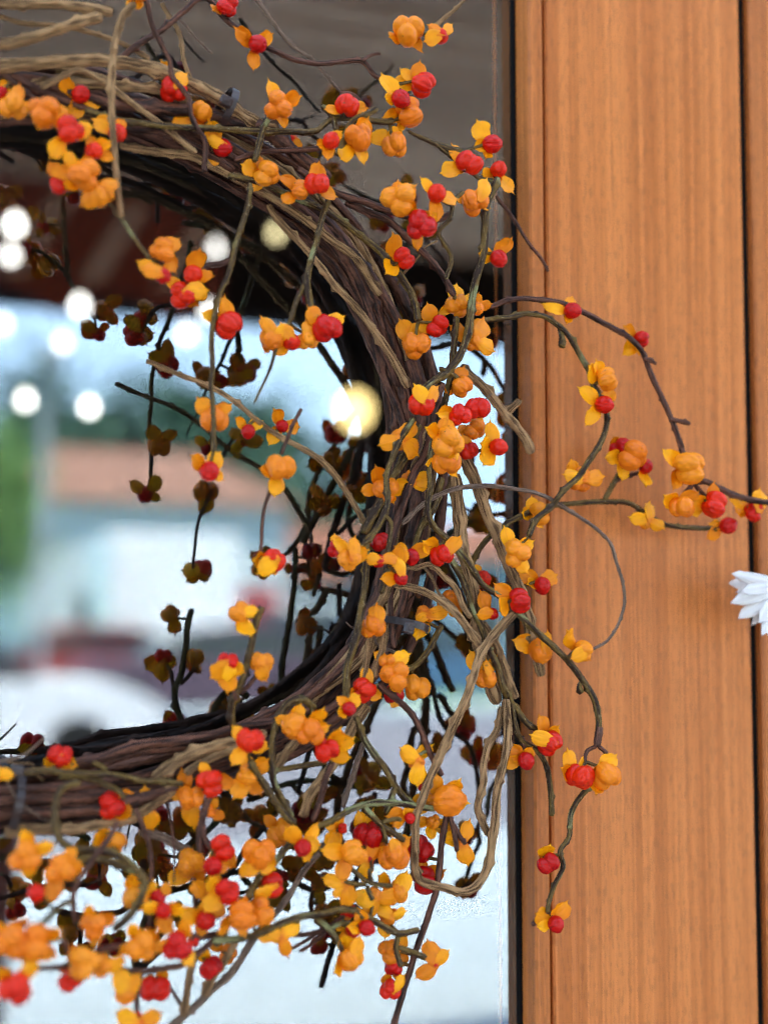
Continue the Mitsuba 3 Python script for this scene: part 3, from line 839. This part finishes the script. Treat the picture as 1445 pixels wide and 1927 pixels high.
# centre
B('O', 861, 576, 21, '80:44 20:36f 200:28', back=True)
B('O', 892, 645, 18, '70:50f 340:40f 150:46', back=True)
B('o', 898, 580, 12, '20:32 80:30', back=True)
B('R', 795, 762, 23, '125:40f 45:40f', ax=270, el=5, h=72.0)
B('O', 869, 728, 20, '80:40 200:28', el=30)
B('R', 865, 780, 22, '170:40', ax=250, el=30, h=76.0)
B('R', 900, 767, 23, '200:30', ax=100, el=15, h=72.0)
B('O', 844, 830, 27, '150:50 85:46 310:34', el=45, h=82.0)
B('O', 840, 869, 26, '60:34f 190:32 320:32', ax=270, el=15, h=70.0)
B('r', 938, 841, 15, '175:44 95:48 232:44', el=25, h=68.0)
B('R', 882, 848, 17, '100:28', h=56.0)
B('O', 894, 807, 20, '180:28 60:28', h=52.0)
B('O', 750, 828, 18, '195:42f 60:42f 330:44f', back=True)
B('O', 726, 923, 24, '110:50 10:50 175:34 290:32', el=50, back=True, dh=6.0)
B('O', 772, 900, 15, '0:42 330:40', back=True)
B('r', 531, 802, 11, '120:36 230:34 0:38', back=True)
B('O', 527, 880, 25, '270:48 190:32', ax=90, el=15)
B('r', 938, 486, 16, '62:46 170:40', el=25)
# right sprays
B('r', 1077, 584, 15, '172:48 80:28 250:28', ax=350, el=40)
B('R', 1208, 637, 15, '150:48 215:44 250:36', back=True)
B('O', 1142, 714, 21, '158:46 115:40', ax=20, el=30)
B('r', 1137, 761, 15, '150:50 50:40 225:42', el=50)
B('O', 1090, 903, 22, '175:38f 5:46f 110:36', back=True)
B('R', 1170, 843, 22, '120:26', h=48.0)
B('O', 1191, 857, 26, '190:38 250:42', ax=315, el=40, h=56.0)
B('r', 1215, 878, 12, '255:40', h=52.0)
B('O', 1299, 878, 29, '140:44 15:40 235:44', el=60)
B('O', 1284, 955, 22, '140:42 50:46', ax=268, el=10)
B('R', 1344, 951, 25, '165:42 195:42 80:44', ax=330, el=25)
B('r', 1370, 989, 15, '178:28 220:40')
B('R', 1418, 962, 19, '80:40f 130:44 195:36', ax=330, el=15, back=True)
B('O', 1216, 982, 14, '165:40f 80:36f 330:36f', h=44.0)
B('O', 1015, 965, 20, '185:36 110:28 300:28', h=46.0)
B('O', 972, 1040, 24, '110:46 35:46 310:42', el=45, h=66.0)
B('r', 1020, 1102, 15, '155:46 35:42 190:30', ax=275, el=10)
B('R', 979, 1130, 22, '145:50 200:46', ax=0, el=15, h=70.0)
B('r', 926, 1155, 11, '180:32f 125:44', h=62.0)
B('R', 905, 1090, 18, '100:26', h=34.0)
B('O', 916, 1278, 21, '120:54 55:46 90:34f', ax=270, el=15)
B('o', 1017, 1224, 23, '155:46 90:34f', ax=275, el=25)
B('O', 1098, 1224, 18, '140:56 200:34f 320:28', ax=350, el=20)
B('R', 1034, 1398, 22, '110:48 160:46f 50:36', ax=305, el=30)
B('r', 990, 1432, 15, '140:40 195:42 60:28', ax=280, el=15)
B('R', 1092, 1462, 25, '115:44 40:40 165:46', ax=75, el=10, h=70.0)
B('O', 1141, 1460, 27, '50:46 240:42 120:36', el=35, h=72.0)
B('R', 1031, 1626, 20, '90:38 20:30', ax=300, el=20)
B('r', 1046, 1740, 15, '150:44 62:44 185:30', ax=280, el=25)
# centre below
B('O', 657, 1053, 22, '75:40f 115:46 20:42', ax=255, el=25, h=80.0)
B('R', 634, 1033, 18, '80:26', ax=200, h=70.0)
B('R', 711, 1019, 20, '30:24', ax=90, el=10, h=60.0)
B('r', 712, 1056, 12, '20:38f 170:26f')
B('r', 754, 1088, 13, '100:40f 190:36 100:60', h=72.0)
B('r', 774, 1048, 14, '150:40 35:42', ax=270, el=10)
B('R', 832, 1044, 21, '140:46 60:42f', ax=280, el=20)
B('O', 701, 1179, 23, '90:40f 220:28 30:28', ax=270, el=30)
B('O', 799, 1157, 18, '215:24f 260:44 10:44f', h=52.0)
B('O', 849, 1132, 20, '320:36 180:30', h=46.0)
B('O', 730, 1247, 16, '20:44f 140:26', h=60.0)
B('O', 744, 1272, 25, '285:36 30:34', el=55, h=66.0)
B('O', 783, 1294, 24, '150:32', ax=250, el=30, h=48.0)
B('R', 740, 1306, 17, '300:24', h=48.0)
B('R', 686, 1299, 23, '70:42 330:38 200:32', ax=180, el=15)
B('r', 657, 1334, 13, '40:32 220:24 120:26', el=60, h=76.0)
B('O', 783, 1433, 14, '150:40f 40:46 270:44f', h=62.0)
B('o', 844, 1507, 28, '120:46 60:46 340:48', ax=10, el=45)
B('r', 796, 1482, 9, '', h=54.0)
B('O', 806, 1506, 17, '180:24 250:28', h=54.0)
B('R', 470, 1395, 25, '235:50 330:42 140:34', ax=90, el=10, h=82.0)
B('O', 466, 1458, 21, '30:48 240:46 300:46 90:30', ax=180, el=20, h=66.0)
B('o', 555, 1366, 23, '70:38 150:28', ax=200, el=45, h=74.0)
B('O', 585, 1380, 25, '70:52 20:42', ax=240, el=35, h=80.0)
B('R', 614, 1411, 24, '60:48 30:54 350:48', ax=110, el=20, h=78.0)
B('R', 396, 1473, 23, '100:36 355:48 170:26', ax=205, el=25)
B('O', 357, 1501, 24, '105:46 275:56 170:30', ax=265, el=30)
B('O', 392, 1527, 12, '330:34 60:26', back=True)
B('R', 418, 1595, 22, '250:32 315:48', ax=25, el=15)
B('r', 400, 1631, 17, '345:34 280:36', el=40, h=76.0)
B('O', 358, 1624, 27, '235:46 320:44', ax=110, el=20)
B('O', 488, 1607, 28, '240:50 320:48', ax=95, el=20, h=78.0)
B('R', 428, 1678, 24, '225:50 160:38', ax=40, el=35, h=82.0)
B('O', 388, 1690, 14, '120:40f 60:36f 250:38f', h=66.0)
B('R', 513, 1665, 22, '215:42f 180:30', ax=20, el=20)
B('r', 570, 1596, 15, '128:50 50:50 5:38 310:30', el=40, h=76.0)
B('O', 530, 1570, 25, '130:36 60:28', h=54.0)
B('R', 645, 1560, 10, '110:28 225:48 170:34', h=58.0)
B('O', 666, 1607, 24, '170:50 245:52', ax=30, el=30, h=84.0)
B('R', 695, 1571, 27, '120:40 60:40', ax=80, el=15, h=58.0)
B('r', 771, 1540, 10, '165:48 205:38 95:20', ax=280, h=64.0)
B('O', 645, 1662, 14, '165:40f 290:46f 240:30f', h=70.0)
B('r', 692, 1618, 12, '60:46f 250:40f', h=62.0)
B('O', 741, 1611, 27, '95:36f 40:44 170:30', ax=262, el=25, h=70.0)
B('O', 704, 1686, 16, '190:42f 345:42f 250:44f', h=64.0)
B('O', 745, 1680, 24, '75:40f 140:44', ax=280, el=25, h=62.0)
B('R', 655, 1713, 15, '270:26', h=60.0)
B('r', 690, 1747, 14, '180:34 120:34', ax=340)
B('O', 731, 1724, 18, '130:38f 10:30f 260:40', h=60.0)
B('R', 788, 1596, 27, '150:34', ax=60, el=25, h=46.0)
B('R', 799, 1660, 26, '25:44 75:38', ax=10, el=20, h=52.0)
B('O', 816, 1546, 12, '325:42 175:34 255:34', h=54.0)
B('o', 868, 1586, 9, '65:42f 278:42f 160:36', back=True)
B('O', 659, 1807, 25, '72:44f 195:44 100:44', ax=298, el=25)
B('R', 665, 1752, 14, '215:40 270:34 150:30', h=62.0)
B('O', 733, 1790, 22, '30:48 315:46', h=58.0)
B('R', 740, 1822, 16, '320:30', ax=250, h=56.0)
B('r', 816, 1816, 10, '100:44f 40:36f 215:40f', h=62.0)
B('R', 734, 1863, 20, '40:34f 100:24', ax=250, el=40)
# bottom left
B('O', 218, 1586, 21, '180:46 140:34', ax=330, el=20, h=58.0)
B('O', 254, 1692, 24, '100:44 25:48 330:34', ax=255, el=20, h=72.0)
B('R', 297, 1690, 14, '30:32', h=72.0)
B('r', 308, 1715, 15, '165:36 15:40 265:44', el=65, h=92)
B('O', 266, 1782, 28, '45:44 110:40 200:36', el=55, h=99)
B('R', 333, 1782, 26, '55:50 315:48 180:38', el=50, h=102)
B('r', 387, 1733, 17, '170:46 35:44 250:28', el=55)
B('O', 456, 1726, 27, '200:54 280:34 95:38', ax=10, el=40, h=87)
B('O', 491, 1718, 25, '320:30 60:28', ax=40, el=30, h=78.0)
B('O', 527, 1762, 16, '155:46f 40:42f 285:40f', h=72.0)
B('R', 397, 1822, 22, '120:40', ax=300, el=15)
B('O', 430, 1795, 18, '150:34', h=52.0)
B('R', 294, 1861, 26, '130:34 45:34', ax=262, el=15)
B('o', 236, 1871, 18, '110:50f 55:42f', ax=270, h=78.0)
B('R', 258, 1925, 18, '150:44f 25:44f', ax=270, h=82.0)
B('O', 194, 1818, 22, '0:38f 90:28', h=93)
B('R', 366, 1774, 10, '', h=70.0)
B('O', 47, 1613, 27, '85:46 15:50 290:42', el=55, h=92)
B('O', 113, 1638, 28, '0:40 250:60 60:38', el=45, h=94)
B('r', 68, 1681, 16, '', ax=270, h=95)
B('O', 19, 1771, 32, '65:52 290:44 140:40', el=50, h=109)
B('O', 64, 1776, 33, '35:54 320:50 250:40', el=45, h=111)
B('O', 175, 1743, 25, '15:46 280:40 110:34', el=40, h=92)
B('O', 155, 1812, 28, '250:34 120:34', el=50, h=102)
B('R', 133, 1843, 24, '120:34', ax=310, el=20, h=92)
B('R', 28, 1862, 29, '45:54 140:46 340:36', el=50, h=116)
B('R', 115, 1423, 22, '290:30f 210:34 330:34', ax=65, el=15)
B('O', -10, 1456, 16, '5:32f')
B('R', 210, 1518, 24, '20:46 330:44 270:36', ax=200, el=35)
B('O', 277, 1522, 10, '90:36 290:40f 215:34', back=True)
B('R', 515, 1053, 21, '180:48 215:42f 270:30', ax=62, el=20)
B('O', 451, 1152, 20, '0:30f 285:50', ax=140, el=20)
B('R', 430, 1246, 20, '270:34f 215:44f 330:36 262:56', ax=90, el=15)
B('O', 491, 1247, 21, '255:30f 290:34', ax=80, el=15)
#ENDBERRIES

# ---- cable ties round the ring


def tie(x0, y0, x1, y1, head):
    """A flat strap once round the bundle, with a ratchet head on its face."""
    a, b = P3(x0, y0, 0.030), P3(x1, y1, 0.030)
    c, d = (a + b) / 2, (b - a)
    R1 = np.linalg.norm(d) / 2
    d = d / np.linalg.norm(d)
    ax = np.cross(d, TV)
    th = np.linspace(0, 2 * math.pi, 49)
    rings = []
    for r_, s_ in ((0.0, -1), (0.0, 1), (0.0012, 1), (0.0012, -1)):
        rings.append(c + (np.cos(th) * (R1 + r_))[:, None] * d + (np.sin(th) * (0.0255 + r_))[:, None] * TV + ax * s_ * 0.0019)
    v = np.stack(rings, 1).reshape(-1, 3)
    f = []
    for i in range(48):
        for k in range(4):
            f.append([i * 4 + k, i * 4 + (k + 1) % 4, i * 4 + 4 + (k + 1) % 4, i * 4 + 4 + k])
    key = obj('cable_tie', ply((v, np.array(f)), 'brown_plastic'), wr)
    p = P3(*head)
    M = np.eye(4)
    M[:3, :3] = np.stack([ax, d, TV], 1)
    M[:3, 3] = p
    import manifold3d
    hb = box(-0.0032, 0.0032, -0.0026, 0.0026, -0.0022, 0.0022, 0.0007)
    slot = box(-0.0019, 0.0019, -0.0009, 0.0009, 0.0008, 0.003)
    hd = trimesh.util.concatenate([hb, box(-0.0015, 0.0015, -0.0011, 0.0011, 0.0015, 0.0029, 0.0004)])
    hd.apply_transform(M)
    obj('clip', ply(hd, 'brown_plastic'), key)


tie(428, 180, 398, 262, (425, 190, 0.0575))
tie(34, 1446, 6, 1572, (32, 1451, 0.0570))
tie(716, 1166, 788, 1188, (770, 1182, 0.0575))

# ------------------------------------------------------------------ the white daisy at the right edge
da = thing('daisy', 'white daisy with many slender petals, cut by the right edge before the wooden board', 'flower')
dc = P3(1484, 1098, 0.058)
px = PX(dc)
q = np.random.default_rng(77)
dirs = []
for k in range(17):
    a = math.radians(170 + 11.5 * k) + q.uniform(-0.08, 0.08)
    for layer in range(2):
        a2 = a + layer * 0.12
        e1 = np.array([math.cos(a2), -0.25 + 0.45 * layer - 0.35 * math.cos(a2), math.sin(a2)])
        e1 /= np.linalg.norm(e1)
        nr = np.array([-0.45, -1.0, 0.1]) + q.normal(size=3) * 0.2
        nr -= e1 * np.dot(nr, e1)
        nr /= np.linalg.norm(nr)
        m, uv = petal(dc + e1 * px * 12, e1, nr, px * q.uniform(88, 108) * (1 - 0.08 * layer), px * q.uniform(9.5, 12.5), 0, 0, -q.uniform(0.0, 0.25), q.uniform(-0.15, 0.2), q, 0.0003, 0.0)
        obj('petal', ply(m, 'daisy_white', True, uv), da)
eye = trimesh.creation.icosphere(subdivisions=3, radius=px * 20)
eye.vertices = eye.vertices * [1, 0.5, 1] * (1 + 0.12 * meshkit.noise(eye.vertices / (px * 4), 5)[:, None]) + dc + TV * px * 6
obj('flower_centre', ply(eye, 'daisy_eye', True), da)
path, s = smooth_path(np.array([dc - TV * px * 3, dc + [0.012, 0.012, -0.03], dc + [0.03, 0.035, -0.12], dc + [0.045, 0.052, -0.3]]), 0.004)
m, uv = tube(path, np.full(len(path), 0.0014), s, 8, 0.05, 0, 3)
obj('flower_stem', ply(m, 'leaf_green', True, uv), da)

# ------------------------------------------------------------------ inside the room: warm bulbs on a string, a glowing pendant
warm = lambda v, c=(1.0, 1.0, 0.94): {'type': 'area', 'radiance': {'type': 'rgb', 'value': [v * x for x in c]}}
glow = {'type': 'area', 'radiance': {'type': 'rgb', 'value': [0.30, 0.225, 0.085]}}
mat('cord_black', (0.02, 0.02, 0.02), 0.6, 0.3)
bulb_rng = np.random.default_rng(5)
strings = [[(-60, 400, 2.6), (28, 425, 2.6), (150, 577, 2.7), (352, 630, 2.8), (405, 470, 2.9)],
           [(-50, 470, 3.2), (20, 482, 3.2), (4, 612, 3.3), (118, 647, 3.3), (168, 768, 3.4)],
           [(48, 755, 3.0), (394, 588, 3.0), (520, 440, 3.0)]]
who = ['string of white globe bulbs hanging nearest behind the glass', 'string of white globe bulbs hanging lowest at the left behind the glass', 'string of globe bulbs with a yellowish bulb behind the middle of the glass']
for pts, lab in zip(strings, who):
    sl = thing('string_light', lab, 'string lights', 'string lights in the room')
    P = np.array([P3(x, y, -d) for x, y, d in pts])
    path, s = smooth_path(P + [0, 0, 0.055], 0.03)
    m, uv = tube(path, np.full(len(path), 0.003), s, 6, 0, 0, 1)
    obj('cord', ply(m, 'cord_black', True, uv), sl)
    for p, (bx, _, _) in zip(P, pts):
        b = lathe([(0.0001, -0.016), (0.009, -0.0145), (0.0155, -0.006), (0.017, 0.002), (0.014, 0.012), (0.008, 0.02), (0.0065, 0.026)], 16)
        b.apply_translation(p)
        k = obj('bulb', {**ply(b, 'pale_wall', True), 'emitter': warm(0.30, (1.0, 0.86, 0.45)) if bx in (520, 640) else warm(float(bulb_rng.uniform(0.4, 0.85)))}, sl)
        so = lathe([(0.0075, 0.024), (0.008, 0.026), (0.008, 0.05), (0.003, 0.056), (0.0001, 0.056)], 12)
        so.apply_translation(p)
        obj('socket', ply(so, 'cord_black', 40), k)
pd = thing('pendant_lamp', 'round pendant lamp glowing soft yellow in the dark room behind the glass', 'lamp')
pp = P3(668, 772, -2.6)
gl = trimesh.creation.icosphere(subdivisions=3, radius=0.045)
gl.vertices = gl.vertices * [0.95, 0.95, 1.1] + pp
obj('globe', {**ply(gl, 'pale_wall', True), 'emitter': glow}, pd)
rod = trimesh.creation.cylinder(0.005, segment=[pp + [0, 0, 0.05], [pp[0], pp[1], 2.6]], sections=8)
obj('rod', ply(rod, 'cord_black', 40), pd)

# ------------------------------------------------------------------ the porch and the street the glass mirrors
PY = 3.3
obj('porch_floor', ply(box(-9, 9, -PY, -0.02, -0.2, -0.0), 'porch_concrete'), kind='structure')
po = thing('canopy', 'brown boarded canopy standing in front of the shop window', 'canopy')
obj('roof_slab', ply(box(-9, 9, -PY, -1.34, 2.62, 2.72), 'dark_room'), po)
yb = -1.36
while yb > -PY + 0.1:
    obj('soffit_board', ply(box(-8.9, 8.9, yb - 0.098, yb, 2.57, 2.59, 0.003), 'soffit_wood'), po)
    yb -= 0.116
obj('beam', ply(box(-9, 9, -PY - 0.03, -PY + 0.12, 2.34, 2.72, 0.01), 'dark_room'), po)
for k, x in enumerate((-4.5, 4.6)):
    obj('post', ply(box(x - 0.08, x + 0.08, -PY - 0.02, -PY + 0.11, 0.0, 2.34, 0.01), 'dark_room'), po)
aw = thing('awning', 'maroon scalloped awning valance with pale slanted stripes under the porch edge', 'awning')
edge = []
for x in np.linspace(-3.0, 1.02, 200):
    edge.append((x, 2.215 + 0.075 * abs(math.sin(math.pi * x / 0.30))))
poly = np.array(edge + [(1.02, 2.56), (-3.0, 2.56)])
from shapely.geometry import Polygon
m = trimesh.creation.extrude_polygon(Polygon(poly), 0.01, engine='earcut')
m.apply_transform(np.array([[1, 0, 0, 0], [0, 0, -1, -2.8], [0, 1, 0, 0], [0, 0, 0, 1.0]]))
obj('valance', ply(m, 'maroon_cloth'), aw)
for k in range(18):
    x = 1.0 - 0.19 * k
    st = Polygon([(x - 0.16, 2.31), (x - 0.10, 2.31), (x + 0.02, 2.52), (x - 0.04, 2.52)])
    m = trimesh.creation.extrude_polygon(st, 0.006, engine='earcut')
    m.apply_transform(np.array([[1, 0, 0, 0], [0, 0, -1, -2.7955], [0, 1, 0, 0], [0, 0, 0, 1.0]]))
    obj('stripe', ply(m, 'cream_cloth'), aw)

gp = lambda x0, x1, y0, y1, z: trimesh.Trimesh([[x0, y0, z], [x1, y0, z], [x1, y1, z], [x0, y1, z]], [[0, 1, 2], [0, 2, 3]], process=False)
obj('ground', ply(gp(-400, 400, -700, 200, -0.32), 'lawn'), kind='structure')
obj('pavement', ply(box(-80, 80, -8.6, -PY - 0.001, -0.3, -0.02), 'pale_concrete'), kind='structure')
obj('road', ply(gp(-200, 200, -22.0, -8.6, -0.16), 'asphalt'), kind='structure')
obj('far_pavement', ply(box(-80, 80, -24.0, -22.0, -0.3, -0.03), 'pale_concrete'), kind='structure')


def car(name, label, x, y, mirror, paint, tall=1.0, length=4.6):
    t = thing(name, label, 'car')
    sx = length / 4.6
    low = [(-2.3, 0.35), (-2.28, 0.75), (-1.9, 0.95), (-0.9, 1.0), (1.9, 1.05), (2.25, 0.95), (2.3, 0.4), (1.9, 0.22), (-1.9, 0.22)]
    top = [(-1.0, 1.0), (-0.25, 1.5 * tall), (0.9, 1.56 * tall), (1.7, 1.45 * tall), (2.15, 1.04)]
    for part, prof, w, mtl in (('body', low, 0.9, paint), ('cabin', top, 0.74, 'dark_glass')):
        m = trimesh.creation.extrude_polygon(Polygon([(a * sx * mirror, b) for a, b in prof]).buffer(0.03), 2 * w, engine='earcut')
        m.apply_transform(np.array([[1, 0, 0, x], [0, 0, 1, y - w], [0, 1, 0, -0.16], [0, 0, 0, 1.0]]))
        k = obj(part, ply(m, mtl, 30), t)
    rf = [(-0.3, 1.46 * tall), (0.0, 1.545 * tall), (0.9, 1.585 * tall), (1.72, 1.5 * tall), (1.72, 1.42 * tall), (0.9, 1.5 * tall), (0.0, 1.46 * tall)]
    m = trimesh.creation.extrude_polygon(Polygon([(a * sx * mirror, b) for a, b in rf]).buffer(0.02), 1.56, engine='earcut')
    m.apply_transform(np.array([[1, 0, 0, x], [0, 0, 1, y - 0.78], [0, 1, 0, -0.16], [0, 0, 0, 1.0]]))
    obj('car_roof', ply(m, paint, 30), t)
    for a in (-1.45, 1.4):
        for b in (-0.82, 0.82):
            w = trimesh.creation.cylinder(0.33, 0.22, sections=24)
            w.apply_transform(np.array([[1, 0, 0, x + a * sx], [0, 0, 1, y + b], [0, 1, 0, 0.17], [0, 0, 0, 1.0]]))
            obj('wheel', ply(w, 'tyre', 40), t)


car('parked_car', 'white car parked nearest across the street', 1.5, -15.2, -1, 'car_white', 1.12, 4.4)
car('parked_car', 'red car parked beyond the white car', 6.4, -28.5, -1, 'car_red')
car('parked_car', 'white van-like car parked behind the red one', 10.6, -31, 1, 'car_white', 1.35, 5.0)
car('parked_car', 'dark purple car parked in front of the white box truck', 6.9, -24.6, 1, 'car_plum')
car('parked_car', 'blue car parked at the right across the street', 12.4, -26.5, -1, 'car_blue')


tk = thing('box_truck', 'white box truck standing behind the dark purple car', 'truck')
obj('cargo_box', ply(box(6.6, 9.6, -33.2, -31.0, 0.6, 3.5, 0.05), 'car_white'), tk)
obj('cab', ply(trimesh.convex.convex_hull(np.array([[x, y, z] for y in (-33.1, -31.1) for x, z in ((9.62, 0.4), (11.2, 0.4), (11.25, 1.2), (10.5, 2.3), (9.62, 2.3))])), 'car_red'), tk)
for a in (7.3, 10.4):
    w = trimesh.creation.cylinder(0.42, 2.2, sections=24)
    w.apply_transform(np.array([[1, 0, 0, a], [0, 0, 1, -32.1], [0, 1, 0, 0.26], [0, 0, 0, 1.0]]))
    obj('wheel', ply(w, 'tyre', 40), tk)


def house(name, label, x0, x1, y0, y1, h, roofh, wall, roof):
    t = thing(name, label, 'building')
    obj('wall', ply(box(x0, x1, y0, y1, -0.3, h), wall), t)
    ym = (y0 + y1) / 2
    v = [[x0 - 0.4, y0 - 0.4, h], [x1 + 0.4, y0 - 0.4, h], [x1 + 0.4, y1 + 0.4, h], [x0 - 0.4, y1 + 0.4, h], [x0 + 1.5, ym, h + roofh], [x1 - 1.5, ym, h + roofh]]
    m = trimesh.convex.convex_hull(np.array(v))
    obj('roof', ply(m, roof), t)
    n = max(2, int((x1 - x0) / 2.6))
    for k in range(n):
        xc = x0 + (k + 0.5) * (x1 - x0) / n
        obj('window', ply(box(xc - 0.5, xc + 0.5, y1 - 0.02, y1 + 0.05, 1.0, 2.3), 'dark_glass'), t)


house('brick_house', 'low pale house with brick red hipped roof across the street', 6.0, 13.5, -48, -39, 4.9, 2.0, 'pale_wall', 'brick_wall')
house('pale_house', 'long pale house beside the brick one', 13.5, 21, -50, -42, 2.9, 2.0, 'pale_wall', 'roof_brown')
house('blue_house', 'blue grey house at the right end of the street', 16.2, 24, -41, -34, 3.2, 1.2, 'blue_wall', 'roof_brown')


def tree(name, label, x, y, h, rad, leaf, n, seed, base=0.25):
    t = thing(name, label, 'tree')
    r = np.random.default_rng(seed)
    path, s = smooth_path(np.array([[x, y, -0.3], [x + 0.1, y, h * 0.35], [x - 0.1, y + 0.1, h * 0.75]]), 0.4)
    m, uv = tube(path, np.linspace(0.05 * rad + 0.08, 0.04, len(path)), s, 8, 0.1, 0, seed)
    obj('trunk', ply(m, 'trunk_bark', True, uv), t)
    cl = r.normal(size=(16, 3))
    cl /= np.linalg.norm(cl, axis=1, keepdims=True)
    cl *= r.uniform(0.35, 0.8, (16, 1))
    c = cl[r.integers(16, size=n)] + r.normal(size=(n, 3)) * 0.2
    c = c * [rad, rad, h * (1 - base) / 2] + [x, y, h * (base + (1 - base) / 2)]
    a, b = r.normal(size=(n, 3)), r.normal(size=(n, 3))
    a /= np.linalg.norm(a, axis=1, keepdims=True)
    b = np.cross(a, b)
    b /= np.linalg.norm(b, axis=1, keepdims=True)
    sz = rad * 0.075
    v = np.stack([c - a * sz, c + b * sz * 0.6, c + a * sz, c - b * sz * 0.6], 1).reshape(-1, 3)
    f = np.arange(4 * n).reshape(-1, 4)
    obj('crown', ply((v, f), leaf), t)


for k, (x, y, h, rd) in enumerate(((8, -66, 10.0, 4.5), (13, -70, 15.0, 5.0), (19.0, -68, 14, 5.0), (25, -72, 12.5, 4.5))):
    tree('far_tree', ['low round dark tree behind the brick house', 'tall dark green tree behind the brick house', 'tall dark tree behind the pale house', 'broad dark tree behind the blue house'][k], x, y, h, rd, 'far_leaf', 3500, 20 + k)
tree('street_tree', 'bright green young tree left of the brick house', 3.3, -27, 6.0, 1.7, 'near_leaf', 2500, 41)
lp = thing('street_lamp', 'tall pale grey street lamp across the road', 'street lamp')
obj('pole', ply(trimesh.creation.cylinder(0.07, segment=[[4.0, -24, -0.2], [4.0, -24, 6.0]], sections=12), 'grey_metal', 40), lp)
obj('lamp_head', ply(box(3.85, 4.15, -24.0, -23.2, 5.95, 6.1, 0.03), 'grey_metal'), lp)
pt = thing('planter', 'dark brown glazed planter standing on the porch', 'planter')
m = lathe([(0.001, 0.0), (0.12, 0.0), (0.14, 0.05), (0.17, 0.5), (0.2, 0.85), (0.215, 1.0), (0.205, 1.06), (0.17, 1.07), (0.16, 1.0), (0.001, 0.98)], 32)
m.apply_translation([0.28, -2.5, 0.0])
obj('pot', ply(m, 'terracotta', 40), pt)
